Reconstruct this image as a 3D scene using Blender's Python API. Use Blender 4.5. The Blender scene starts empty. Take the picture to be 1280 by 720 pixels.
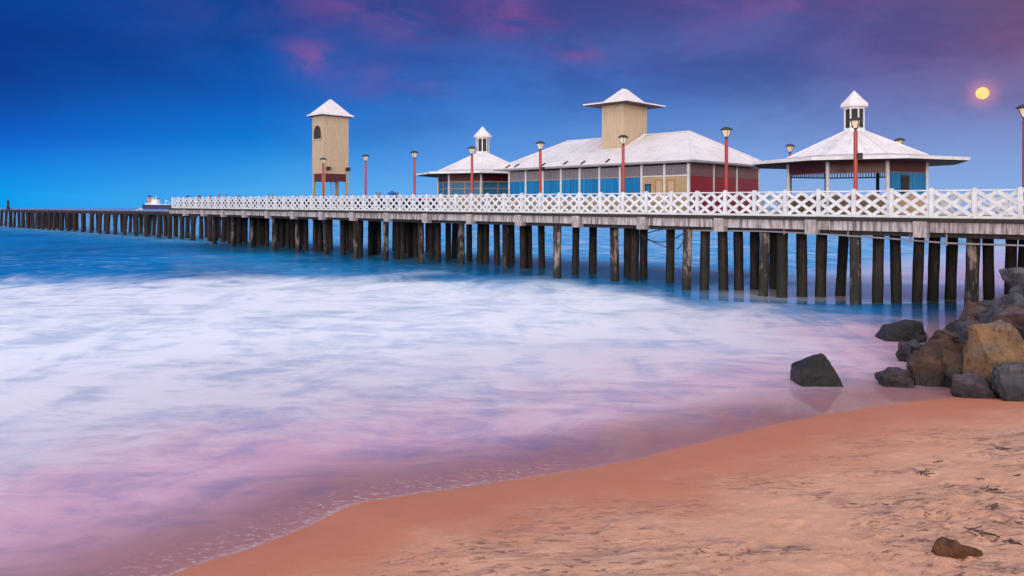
import bpy, bmesh, math, random
import numpy as np
from mathutils import Vector, Matrix, noise as mnoise

random.seed(7)
R = math.radians
scn = bpy.context.scene
col = scn.collection

# ------------------------------------------------------------------ helpers
class MB:
    """collects shapes into ONE mesh object"""
    def __init__(s):
        s.v, s.f, s.mi, s.cur = [], [], [], 0
    def add(s, vs, fs):
        b = len(s.v)
        s.v += [tuple(p) for p in vs]
        for f in fs:
            s.f.append([b + i for i in f]); s.mi.append(s.cur)
        return s
    def box(s, x0, x1, y0, y1, z0, z1):
        v = [(x0,y0,z0),(x1,y0,z0),(x1,y1,z0),(x0,y1,z0),(x0,y0,z1),(x1,y0,z1),(x1,y1,z1),(x0,y1,z1)]
        return s.add(v, [(0,3,2,1),(4,5,6,7),(0,1,5,4),(1,2,6,5),(2,3,7,6),(3,0,4,7)])
    def bar(s, p, q, w, h, up=(0,0,1)):
        p, q = Vector(p), Vector(q); d = (q-p).normalized(); u = Vector(up)
        sx = d.cross(u)
        if sx.length < 1e-5: sx = d.cross(Vector((0,1,0)))
        sx.normalize(); u = sx.cross(d).normalized()
        a, b = sx*w/2, u*h/2
        v = [p-a-b,p+a-b,p+a+b,p-a+b,q-a-b,q+a-b,q+a+b,q-a+b]
        return s.add(v, [(0,1,2,3),(7,6,5,4),(0,4,5,1),(1,5,6,2),(2,6,7,3),(3,7,4,0)])
    def tube(s, p, q, r0, r1=None, n=10, cap=True):
        r1 = r0 if r1 is None else r1
        p, q = Vector(p), Vector(q); d = (q-p).normalized()
        a = d.orthogonal().normalized(); b = d.cross(a)
        v = []
        for c, r in ((p,r0),(q,r1)):
            for i in range(n):
                t = 2*math.pi*i/n
                v.append(c + a*(r*math.cos(t)) + b*(r*math.sin(t)))
        f = [(i,(i+1)%n,n+(i+1)%n,n+i) for i in range(n)]
        if cap: f += [tuple(reversed(range(n))), tuple(range(n,2*n))]
        return s.add(v, f)
    def path(s, pts, r, n=6):
        for a, b in zip(pts[:-1], pts[1:]): s.tube(a, b, r, r, n)
        return s
    def lathe(s, prof, n, c=(0,0,0), a0=0.0):
        """prof: (r, z) from bottom to top; closed at ends where r is ~0"""
        v, rings = [], []
        for r, z in prof:
            ring = []
            for i in range(n):
                t = a0 + 2*math.pi*i/n
                ring.append(len(v)); v.append((c[0]+r*math.cos(t), c[1]+r*math.sin(t), c[2]+z))
            rings.append(ring)
        f = []
        for a, b in zip(rings[:-1], rings[1:]):
            for i in range(n):
                f.append((a[i], a[(i+1)%n], b[(i+1)%n], b[i]))
        f.append(tuple(reversed(rings[0]))); f.append(tuple(rings[-1]))
        return s.add(v, f)
    def loft(s, rings, close=True):
        v, f, n = [], [], len(rings[0])
        for r in rings: v += list(r)
        for k in range(len(rings)-1):
            for i in range(n):
                f.append((k*n+i, k*n+(i+1)%n, (k+1)*n+(i+1)%n, (k+1)*n+i))
        if close:
            f.append(tuple(reversed(range(n)))); f.append(tuple(range((len(rings)-1)*n, len(rings)*n)))
        return s.add(v, f)
    def mesh(s, name):
        me = bpy.data.meshes.new(name); me.from_pydata(s.v, [], s.f); me.update()
        bm = bmesh.new(); bm.from_mesh(me)
        bmesh.ops.recalc_face_normals(bm, faces=bm.faces); bm.to_mesh(me); bm.free()
        return me
    def build(s, name, mats, parent=None, loc=(0,0,0), smooth=False, bevel=0):
        me = s.mesh(name)
        if not isinstance(mats, (list, tuple)): mats = [mats]
        for m in mats: me.materials.append(m)
        for p, i in zip(me.polygons, s.mi): p.material_index = i
        if smooth:
            for p in me.polygons: p.use_smooth = True
        o = bpy.data.objects.new(name, me); col.objects.link(o)
        o.location = loc
        if parent: o.parent = parent
        if bevel:
            b = o.modifiers.new('bevel', 'BEVEL'); b.width = bevel; b.segments = 2; b.limit_method = 'ANGLE'
        return o

def tag(o, label=None, cat=None, group=None, kind=None):
    if label: o['label'] = label
    if cat: o['category'] = cat
    if group: o['group'] = group
    if kind: o['kind'] = kind
    return o

def thing(name, loc, rz, label, cat, group=None, ry=0.0):
    o = bpy.data.objects.new(name, None); col.objects.link(o)
    o.empty_display_size = 0.3
    o.location = loc; o.rotation_euler = (0, ry, rz)
    return tag(o, label, cat, group)

def copy_tree(o, parent=None):
    c = o.copy(); col.objects.link(c)
    c.parent = parent
    for ch in list(o.children): copy_tree(ch, c)
    return c

# ------------------------------------------------------------------ node helpers
class NT:
    def __init__(s, tree): s.t = tree; s.n = tree.nodes; s.l = tree.links
    def node(s, typ, **kw):
        n = s.n.new(typ)
        for k, v in kw.items(): setattr(n, k, v)
        return n
    def put(s, sock, val):
        if hasattr(val, 'is_output') or isinstance(val, bpy.types.NodeSocket): s.l.new(val, sock)
        else:
            if isinstance(val, (tuple, list)) and len(val) == 3 and sock.type == 'RGBA': val = (*val, 1)
            sock.default_value = val
    def math(s, op, a, b=0.0, c=0.0, clamp=False):
        n = s.node('ShaderNodeMath', operation=op, use_clamp=clamp)
        s.put(n.inputs[0], a); s.put(n.inputs[1], b); s.put(n.inputs[2], c)
        return n.outputs[0]
    def mr(s, v, a, b, c=0.0, d=1.0, smooth=False):
        n = s.node('ShaderNodeMapRange', interpolation_type='SMOOTHSTEP' if smooth else 'LINEAR')
        s.put(n.inputs['Value'], v); s.put(n.inputs['From Min'], a); s.put(n.inputs['From Max'], b)
        s.put(n.inputs['To Min'], c); s.put(n.inputs['To Max'], d)
        return n.outputs['Result']
    def mix(s, fac, a, b, blend='MIX'):
        n = s.node('ShaderNodeMix', data_type='RGBA', blend_type=blend)
        s.put(n.inputs[0], fac); s.put(n.inputs[6], a); s.put(n.inputs[7], b)
        return n.outputs[2]
    def noise(s, vec, scale, detail=4, rough=0.55, dist=0.0, col=False):
        n = s.node('ShaderNodeTexNoise')
        s.put(n.inputs['Vector'], vec); n.inputs['Scale'].default_value = scale
        n.inputs['Detail'].default_value = detail; n.inputs['Roughness'].default_value = rough
        n.inputs['Distortion'].default_value = dist
        return n.outputs['Color' if col else 'Fac']
    def mapping(s, vec, scale=(1,1,1), rot=(0,0,0), loc=(0,0,0)):
        n = s.node('ShaderNodeMapping'); s.put(n.inputs['Vector'], vec)
        n.inputs['Scale'].default_value = scale; n.inputs['Rotation'].default_value = rot
        n.inputs['Location'].default_value = loc
        return n.outputs[0]
    def ramp(s, fac, stops, interp='LINEAR'):
        n = s.node('ShaderNodeValToRGB'); s.put(n.inputs[0], fac)
        cr = n.color_ramp; cr.interpolation = interp
        while len(cr.elements) < len(stops): cr.elements.new(0.5)
        for e, (p, c) in zip(cr.elements, stops):
            e.position = p; e.color = (*c, 1) if len(c) == 3 else c
        return n.outputs[0]
    def attr(s, name):
        n = s.node('ShaderNodeAttribute', attribute_name=name)
        return n.outputs['Fac']
    def bump(s, h, strength=0.3, dist=0.02, normal=None):
        n = s.node('ShaderNodeBump'); s.put(n.inputs['Height'], h)
        n.inputs['Strength'].default_value = strength; n.inputs['Distance'].default_value = dist
        if normal is not None: s.put(n.inputs['Normal'], normal)
        return n.outputs[0]

def s2l(c):
    return tuple(((x/255)/12.92 if x/255 <= 0.04045 else ((x/255+0.055)/1.055)**2.4) for x in c)

def new_mat(name):
    m = bpy.data.materials.new(name); m.use_nodes = True
    t = NT(m.node_tree); p = m.node_tree.nodes['Principled BSDF']
    return m, t, p

def obj_vec(t):
    """object coordinates shifted by a per-object random so copies differ"""
    tc = t.node('ShaderNodeTexCoord'); oi = t.node('ShaderNodeObjectInfo')
    cx = t.node('ShaderNodeCombineXYZ')
    r = t.math('MULTIPLY', oi.outputs['Random'], 37.0)
    t.put(cx.inputs[0], r); t.put(cx.inputs[1], r)
    a = t.node('ShaderNodeVectorMath', operation='ADD')
    t.put(a.inputs[0], tc.outputs['Object']); t.put(a.inputs[1], cx.outputs[0])
    return a.outputs[0]

def mat(name, c1, c2=None, rough=0.6, scale=3.0, stretch=(1,1,1), metal=0.0, bump=0.0, bscale=None, dirt=None, lo=0.35, hi=0.65, spec=0.5):
    m, t, p = new_mat(name)
    p.inputs['Roughness'].default_value = rough; p.inputs['Metallic'].default_value = metal
    p.inputs['Specular IOR Level'].default_value = spec
    c2 = c2 or tuple(x*0.8 for x in c1)
    v = t.mapping(obj_vec(t), stretch)
    n = t.noise(v, scale, 6, 0.6)
    c = t.mix(t.mr(n, lo, hi), c1, c2)
    if dirt:
        n2 = t.noise(v, scale*2.7, 8, 0.7)
        c = t.mix(t.mr(n2, 0.56, 0.72), c, dirt)
    t.put(p.inputs['Base Color'], c)
    if bump:
        t.put(p.inputs['Normal'], t.bump(t.noise(v, bscale or scale*4, 6, 0.65), bump, 0.02))
    return m

M = {}
M['white'] = mat('white_paint', (0.74,0.77,0.79), (0.58,0.61,0.63), 0.5, 2.0, dirt=(0.40,0.37,0.35), bump=0.1)
M['concrete'] = mat('weathered_concrete', (0.52,0.48,0.47), (0.15,0.125,0.12), 0.85, 2.4, (3.2,3.2,0.30), bump=0.6, dirt=(0.07,0.05,0.045), lo=0.42, hi=0.62)
M['block'] = mat('pale_block', (0.52,0.47,0.45), (0.24,0.20,0.19), 0.85, 4, (3,3,0.5), bump=0.5, dirt=(0.16,0.11,0.08))
M['dark_wood'] = mat('dark_timber', (0.035,0.027,0.023), (0.015,0.012,0.011), 0.8, 2, (4,4,0.3), bump=0.6)
M['deck'] = mat('deck_planks', (0.22,0.19,0.17), (0.12,0.10,0.09), 0.85, 1.5, (0.3,4,1), bump=0.3)
M['red_pole'] = mat('red_painted_pole', (0.42,0.045,0.03), (0.30,0.03,0.022), 0.4, 3, (2,2,0.4), dirt=(0.2,0.03,0.02))
M['dark_red'] = mat('dark_red_boards', (0.085,0.006,0.013), (0.05,0.004,0.009), 0.5, 3, (4,4,0.3), bump=0.15)
M['bright_red'] = mat('deep_red_panel', (0.27,0.005,0.022), (0.21,0.005,0.018), 0.5, 0.9)
M['mauve'] = mat('brown_mauve_board', (0.20,0.11,0.12), (0.15,0.085,0.095), 0.6, 2)
M['cream'] = mat('cream_boards', (0.52,0.41,0.28), (0.48,0.375,0.255), 0.65, 1.2, (3,3,0.35), dirt=(0.30,0.20,0.12), bump=0.1)
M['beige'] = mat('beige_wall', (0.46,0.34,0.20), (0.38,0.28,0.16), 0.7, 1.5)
M['shaded_beige'] = mat('shaded_beige_wall', (0.16,0.115,0.06), (0.12,0.085,0.045), 0.7, 1.5)  # the beige wall with the kiosk's interior shade put into the colour
M['orange_frame'] = mat('ochre_door_frame', (0.44,0.24,0.07), (0.36,0.19,0.05), 0.5, 3)
M['iron'] = mat('black_iron', (0.02,0.02,0.022), (0.03,0.028,0.026), 0.45, 5, metal=0.3)
M['grey_steel'] = mat('grey_steel', (0.32,0.30,0.32), (0.24,0.22,0.24), 0.5, 3)
M['dark_void'] = mat('dark_interior', (0.02,0.017,0.016), (0.03,0.024,0.02), 0.8, 3)
M['rust'] = mat('rusty_timber', (0.030,0.019,0.017), (0.013,0.010,0.010), 0.85, 2.0, (3,3,0.4), bump=0.6, dirt=(0.10,0.05,0.042))
M['old_plank'] = mat('bleached_planks', (0.22,0.18,0.16), (0.09,0.07,0.065), 0.9, 2)
M['hull'] = mat('navy_hull_paint', (0.004,0.008,0.06), (0.006,0.012,0.08), 0.5, 0.05)
M['funnel'] = mat('orange_funnel_paint', (0.62,0.28,0.08), (0.55,0.24,0.07), 0.5, 0.1)
M['ship_white'] = mat('ship_white_paint', (0.8,0.8,0.8), (0.7,0.7,0.72), 0.5, 0.1)
M['canopy_blue'] = mat('blue_cloth', (0.02,0.13,0.50), (0.015,0.10,0.42), 0.8, 3)

def roof_mat():
    m, t, p = new_mat('white_sheet_roof')
    v = obj_vec(t)
    n = t.noise(v, 0.8, 6, 0.6)
    c = t.mix(t.mr(n, 0.3, 0.7), (0.77,0.74,0.74), (0.64,0.61,0.615))
    n2 = t.noise(t.mapping(v, (1.2,1.2,1.2)), 3.5, 9, 0.75)
    c = t.mix(t.mr(n2, 0.58, 0.72), c, (0.38,0.29,0.27))
    n3 = t.noise(t.mapping(v, (0.5,0.5,2.5)), 2.2, 8, 0.7)
    c = t.mix(t.mr(n3, 0.54, 0.70, 0, 0.55), c, (0.45,0.41,0.42))
    t.put(p.inputs['Base Color'], c); p.inputs['Roughness'].default_value = 0.55
    t.put(p.inputs['Normal'], t.bump(t.noise(v, 6, 4), 0.15, 0.02))
    return m
M['roof'] = roof_mat()
M['worn_roof'] = mat('worn_brim_sheet', (0.74,0.68,0.69), (0.60,0.52,0.52), 0.6, 1.4, dirt=(0.26,0.09,0.07), bump=0.2)
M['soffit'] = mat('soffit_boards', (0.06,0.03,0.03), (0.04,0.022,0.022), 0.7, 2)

def stripe_mat():
    m, t, p = new_mat('grey_ribbed_sheet')
    v = obj_vec(t); sx = t.node('ShaderNodeSeparateXYZ'); t.put(sx.inputs[0], v)
    w = t.math('SINE', t.math('MULTIPLY', sx.outputs[0], 62.0))
    c = t.mix(t.mr(w, -0.6, 0.6), (0.13,0.115,0.15), (0.27,0.25,0.29))
    t.put(p.inputs['Base Color'], c); p.inputs['Roughness'].default_value = 0.6
    t.put(p.inputs['Normal'], t.bump(w, 0.6, 0.02))
    return m
M['ribbed'] = stripe_mat()

def curtain_mat():
    m, t, p = new_mat('blue_window_screen')
    v = obj_vec(t)
    n = t.noise(t.mapping(v, (3.0,3.0,0.06)), 1.3, 4, 0.6)
    n2 = t.noise(t.mapping(v, (14.0,14.0,0.1)), 1.0, 3, 0.5)
    c = t.mix(t.mr(n, 0.33, 0.66), (0.0,0.16,0.42), (0.001,0.24,0.54))
    c = t.mix(t.mr(n2, 0.46, 0.66, 0, 0.65), c, (0.001,0.06,0.22))
    t.put(p.inputs['Base Color'], c); p.inputs['Roughness'].default_value = 0.45; p.inputs['Specular IOR Level'].default_value = 0.25
    t.put(p.inputs['Normal'], t.bump(n2, 0.3, 0.03))
    return m
M['blue_screen'] = curtain_mat()

def glass_mat(name, tint, rough=0.08, alpha=0.25):
    m, t, p = new_mat(name)
    p.inputs['Base Color'].default_value = (*tint, 1); p.inputs['Roughness'].default_value = rough
    p.inputs['Alpha'].default_value = alpha
    return m
M['pane'] = glass_mat('window_glass', (0.03,0.22,0.45), 0.1, 0.55)
def lantern_glass():
    m, t, p = new_mat('frosted_lantern_glass')
    n = t.noise(obj_vec(t), 9, 3)
    t.put(p.inputs['Base Color'], t.mix(n, (0.88,0.74,0.46), (0.92,0.84,0.64)))
    p.inputs['Roughness'].default_value = 0.25
    p.inputs['Subsurface Weight'].default_value = 0.35
    p.inputs['Subsurface Radius'].default_value = (0.1,0.08,0.05)
    return m
M['lantern'] = lantern_glass()

def pile_mat(name, a, b, worn):
    m, t, p = new_mat(name)
    v = obj_vec(t)
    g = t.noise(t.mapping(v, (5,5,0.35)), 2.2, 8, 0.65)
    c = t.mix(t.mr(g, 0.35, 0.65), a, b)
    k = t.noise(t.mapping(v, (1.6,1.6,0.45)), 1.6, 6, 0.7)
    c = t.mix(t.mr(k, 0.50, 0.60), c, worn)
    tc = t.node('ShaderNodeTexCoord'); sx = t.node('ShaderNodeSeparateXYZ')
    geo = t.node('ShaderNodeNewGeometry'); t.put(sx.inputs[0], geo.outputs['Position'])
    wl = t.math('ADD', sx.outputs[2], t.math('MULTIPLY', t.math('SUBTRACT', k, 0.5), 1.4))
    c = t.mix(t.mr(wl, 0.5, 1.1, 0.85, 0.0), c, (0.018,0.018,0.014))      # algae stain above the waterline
    t.put(p.inputs['Base Color'], c); p.inputs['Roughness'].default_value = 0.8
    t.put(p.inputs['Normal'], t.bump(g, 0.8, 0.04))
    return m
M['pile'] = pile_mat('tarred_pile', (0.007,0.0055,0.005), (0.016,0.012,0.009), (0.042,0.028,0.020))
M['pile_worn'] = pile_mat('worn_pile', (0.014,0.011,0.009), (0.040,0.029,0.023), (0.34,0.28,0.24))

# ------------------------------------------------------------------ camera (level, lens shift down)
F, W, HH, HOR, EYE = 950.0, 1280.0, 720.0, 259.5, 3.95
cam_d = bpy.data.cameras.new('camera'); cam = bpy.data.objects.new('camera', cam_d); col.objects.link(cam)
cam.location = (0, 0, EYE); cam.rotation_euler = (R(90), 0, 0)
cam_d.sensor_width = 36; cam_d.lens = F/W*36; cam_d.shift_y = -(HH/2-HOR)/W
cam_d.clip_start = 0.1; cam_d.clip_end = 60000
scn.camera = cam

def gnd(px, py, z=0.0):
    """point on the level z that the pixel of the photograph shows"""
    y = F*(EYE-z)/(py-HOR); return ((px-640)/F*y, y)
def at(px, py, Y):
    return Vector(((px-640)/F*Y, Y, EYE-(py-HOR)/F*Y))

# ------------------------------------------------------------------ pier frame
PD = Vector((-0.7145, 0.6997)); PN = Vector((0.6997, 0.7145)); P0 = Vector((14.1, 30.8))
PROT = math.atan2(-PD.y, -PD.x)          # local x = towards the shore, local y = across the deck
SL = 0.0048; DECK0 = 3.565
def pier(t, w, dz=0.0):
    p = P0 + PD*t + PN*w
    return Vector((p.x, p.y, DECK0 + SL*t + dz))
def t_of(px, w):
    k = (px-640)/F
    return ((P0.x + PN.x*w) - k*(P0.y + PN.y*w)) / (k*PD.y - PD.x)
def tw(X, Y):
    d = Vector((X, Y)) - P0
    return d.dot(PD)/PD.length_squared, d.dot(PN)/PN.length_squared

# ------------------------------------------------------------------ ground: shoreline
shore_px = [(215,718),(300,690),(380,660),(430,636),(470,625),(600,606),(760,581),(870,555),(990,526),(1100,508),(1200,496),(1240,493)]
shore = [(-90,-90),(-22,-12),(-9.5,0.8),(-6.0,5.2)] + [gnd(a,b,0.0) for a,b in shore_px] + \
        [(11.4,17.4),(12.6,19.6),(14.0,22.6),(16.6,26.4),(21.5,31.0),(31,42),(62,80),(230,260),(900,900)]
def catmull(pts, n=8):
    out = []
    P = [pts[0]] + list(pts) + [pts[-1]]
    for i in range(1, len(P)-2):
        p0,p1,p2,p3 = [np.array(P[i+k], float) for k in (-1,0,1,2)]
        for j in range(n):
            t = j/n
            out.append(0.5*((2*p1)+(-p0+p2)*t+(2*p0-5*p1+4*p2-p3)*t*t+(-p0+3*p1-3*p2+p3)*t**3))
    out.append(np.array(pts[-1], float))
    return np.array(out)
SH = np.vstack([np.array(shore[:2], float), catmull(shore[2:-3], 6), np.array(shore[-2:], float)])
def shore_dist(X, Y):
    """signed distance to the waterline: positive over water"""
    X = np.asarray(X, float); Y = np.asarray(Y, float)
    best = np.full(X.shape, 1e18); sign = np.ones(X.shape)
    for a, b in zip(SH[:-1], SH[1:]):
        d = b-a; L = d@d
        if L < 1e-12: continue
        t = np.clip(((X-a[0])*d[0]+(Y-a[1])*d[1])/L, 0, 1)
        dx, dy = X-(a[0]+t*d[0]), Y-(a[1]+t*d[1])
        q = dx*dx+dy*dy; m = q < best-1e-9
        best = np.where(m, q, best)
        sign = np.where(m, np.where(d[0]*dy-d[1]*dx >= 0, 1.0, -1.0), sign)
    return np.sqrt(best)*sign

def axis(lo, hi, a, b, step, grow=1.22):
    """coordinates: fine between a and b, ever coarser out to lo and hi"""
    c = list(np.arange(a, b+step*0.5, step))
    s, x = step, c[-1]
    while x < hi: s *= grow; x = min(hi, x+s); c.append(x)
    s, x = step, c[0]
    while x > lo: s *= grow; x = max(lo, x-s); c.insert(0, x)
    return np.array(c)

def grid_object(name, xs, ys, zf, mats, attrs, kind, smooth=True):
    X, Y = np.meshgrid(xs, ys); Z = zf(X, Y)
    nx, ny = len(xs), len(ys)
    V = np.stack([X.ravel(), Y.ravel(), Z.ravel()], 1)
    i = np.arange(nx-1)[None,:] + (np.arange(ny-1)*nx)[:,None]
    Fc = np.stack([i, i+1, i+1+nx, i+nx], -1).reshape(-1,4)
    me = bpy.data.meshes.new(name)
    me.vertices.add(len(V)); me.vertices.foreach_set('co', V.astype(np.float32).ravel())
    me.loops.add(Fc.size); me.loops.foreach_set('vertex_index', Fc.astype(np.int32).ravel())
    me.polygons.add(len(Fc))
    me.polygons.foreach_set('loop_start', (np.arange(len(Fc))*4).astype(np.int32))
    me.polygons.foreach_set('loop_total', np.full(len(Fc),4,np.int32))
    me.update(); me.validate()
    if smooth: me.polygons.foreach_set('use_smooth', np.ones(len(Fc), bool))
    for k, fn in attrs.items():
        a = me.attributes.new(k, 'FLOAT', 'POINT'); a.data.foreach_set('value', fn(X, Y).astype(np.float32).ravel())
    me.materials.append(mats)
    o = bpy.data.objects.new(name, me); col.objects.link(o)
    return tag(o, kind=kind)

rng = np.random.RandomState(3)
def vnoise(X, Y, s, seed=0):
    """smooth value noise for numpy arrays"""
    x, y = X/s+seed*17.3, Y/s+seed*9.1
    xi, yi = np.floor(x), np.floor(y); fx, fy = x-xi, y-yi
    fx, fy = fx*fx*(3-2*fx), fy*fy*(3-2*fy)
    h = lambda a, b: np.modf(np.abs(np.sin(a*127.1+b*311.7+seed)*43758.5453))[0]
    return (h(xi,yi)*(1-fx)+h(xi+1,yi)*fx)*(1-fy)+(h(xi,yi+1)*(1-fx)+h(xi+1,yi+1)*fx)*fy

prints = []
for k in range(150):
    a = (rng.uniform(860,1300)-rng.uniform(0,120)*0, rng.uniform(590,740)); X, Y = gnd(*a, 0.6)
    prints.append((X, Y, rng.uniform(0.04,0.11), rng.uniform(0.012,0.045), rng.uniform(0,3.14)))
for k in range(9):      # a trail of footprints up the right edge
    X, Y = gnd(1150+ k*22+rng.uniform(-10,10), 560+k*17+rng.uniform(-8,8), 0.6)
    prints.append((X, Y, 0.12, 0.035, 0.9))

def sand_z(X, Y):
    d = -shore_dist(X, Y)
    z = np.where(d > 0, 0.115*d - 0.0016*np.minimum(d,30)**2*0.6, 0.075*d)
    z = np.where(d > 22, 0.115*22-0.0016*484*0.6+0.01*(d-22), z)
    z = np.clip(z, -6, 9)
    dry = np.clip((d-1.3)/2.0, 0, 1)
    near = (np.abs(X) < 20) & (Y > 2) & (Y < 20)
    z = z + np.where(near, dry*(0.05*(vnoise(X,Y,0.9,1)-0.5)+0.035*(vnoise(X,Y*1.6,0.33,2)-0.5)+0.022*(vnoise(X,Y*1.5,0.14,3)-0.5)), 0)
    for (px, py, r, dp, an) in prints:
        c, s = math.cos(an), math.sin(an)
        u = ((X-px)*c+(Y-py)*s)/(r*1.7); v = (-(X-px)*s+(Y-py)*c)/(r*0.8)
        q = u*u+v*v
        z = z - dp*dry*np.exp(-q*1.4) + 0.4*dp*dry*np.exp(-((np.sqrt(q)-1.5)**2)*5)
    return z
def sand_at(px, py):
    z = 0.4
    for _ in range(12):
        X, Y = gnd(px, py, z); z = float(sand_z(np.array([X]), np.array([Y]))[0])
    return X, Y, z

def sand_mat():
    m, t, p = new_mat('beach_sand')
    tc = t.node('ShaderNodeTexCoord'); v = tc.outputs['Object']
    d = t.attr('inland')                       # metres up from the waterline
    nd = t.noise(v, 0.8, 4, 0.5)
    dd = t.math('ADD', d, t.math('MULTIPLY', t.math('SUBTRACT', nd, 0.5), 2.2))
    dry = t.mr(dd, 0.8, 3.4, 0, 1, True)
    wetc = t.mix(t.noise(v, 0.9, 5), (0.50,0.165,0.078), (0.60,0.212,0.105))
    dryc = t.mix(t.noise(v, 1.6, 6, 0.6), (0.62,0.305,0.18), (0.78,0.425,0.265))
    fine = t.noise(v, 48, 4, 0.75)
    c = t.mix(dry, wetc, dryc)
    # dark mineral streaks combed by the wash
    sv = t.mapping(v, (0.9,3.0,1), (0,0,R(-12)))
    st = t.noise(sv, 1.9, 10, 0.74, 0.7)
    big = t.noise(t.mapping(v, (1,1.6,1)), 0.55, 4, 0.55, 0.6)
    patch = t.mr(big, 0.42, 0.58, 0.0, 1, True)
    inl = t.mr(dd, 0.6, 3.4, 0.10, 1.0, True)
    k = t.math('MULTIPLY', t.mr(st, 0.47, 0.62, 0, 1, True), t.math('MULTIPLY', patch, inl))
    c = t.mix(t.math('MULTIPLY', k, 0.74), c, (0.19,0.11,0.12))
    sp = t.noise(t.mapping(v, (1.0,2.6,1), (0,0,R(-16))), 5.5, 7, 0.72, 0.4)
    sk = t.math('MULTIPLY', t.mr(sp, 0.555, 0.63), t.math('MULTIPLY', t.mr(big, 0.40, 0.56, 0.06, 1.0, True), inl))
    c = t.mix(t.math('MULTIPLY', sk, 0.85), c, (0.115,0.07,0.07))
    lt = t.noise(t.mapping(v, (0.8,2.4,1), (0,0,R(-8))), 3.1, 8, 0.7, 0.8)
    c = t.mix(t.math('MULTIPLY', t.mr(lt, 0.54, 0.66, 0, 0.55), inl), c, (0.78,0.50,0.34))
    c = t.mix(t.mr(fine, 0.40, 0.68, 0.0, 0.62), c, t.mix(0.5, c, (0.25,0.14,0.09)))
    t.put(p.inputs['Base Color'], c)
    t.put(p.inputs['Roughness'], t.mr(dd, 0.0, 2.6, 0.42, 0.95))
    p.inputs['Specular IOR Level'].default_value = 0.35
    h = t.math('ADD', t.math('MULTIPLY', t.noise(v, 14, 6, 0.65), t.mr(dry, 0, 1, 0.12, 1)), t.math('MULTIPLY', fine, 0.12))
    t.put(p.inputs['Normal'], t.bump(t.math('SUBTRACT', h, t.math('MULTIPLY', sk, 0.35)), 0.8, 0.035))
    return m
sand = grid_object('beach_sand', axis(-2500,2500,-6,13,0.055,1.18), axis(-1200,1500,4.2,17.6,0.055,1.18), sand_z, sand_mat(),
                   {'inland': lambda X, Y: -shore_dist(X, Y)}, 'structure')

# ------------------------------------------------------------------ sea
surf_x = np.array([-90,-27.6,-6.3,2.6,6.0,8.8,13.6,15.2,18,60]); surf_y = np.array([40,41.5,43.0,40.0,35,31.0,27.0,26.0,25.5,25.5])
def a_shore(X, Y): return np.clip(shore_dist(X, Y), -5, 200)
def a_surf(X, Y): return np.clip(np.interp(X, surf_x, surf_y) - Y, -400, 60)          # >0 inside the white surf
def a_silt_lift(X, Y):                                                       # second break beyond the pier, by the shore
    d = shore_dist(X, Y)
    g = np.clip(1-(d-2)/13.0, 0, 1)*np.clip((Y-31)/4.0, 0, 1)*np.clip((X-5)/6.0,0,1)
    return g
def a_lee(X, Y):
    q = (X-P0.x)*PN.x+(Y-P0.y)*PN.y
    return np.clip((q-1)/9,0,1)
def sea_z(X, Y):
    d = shore_dist(X, Y)
    f = np.clip(d/6, 0, 1)*np.clip(1-np.hypot(X,Y)/400, 0, 1)
    z = f*(0.07*(vnoise(X*0.35,Y,3.1,5)-0.5)+0.14*(vnoise(X*0.2,Y,7.5,6)-0.5))
    return z + 0.02*np.clip(-d,0,1)*0
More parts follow.
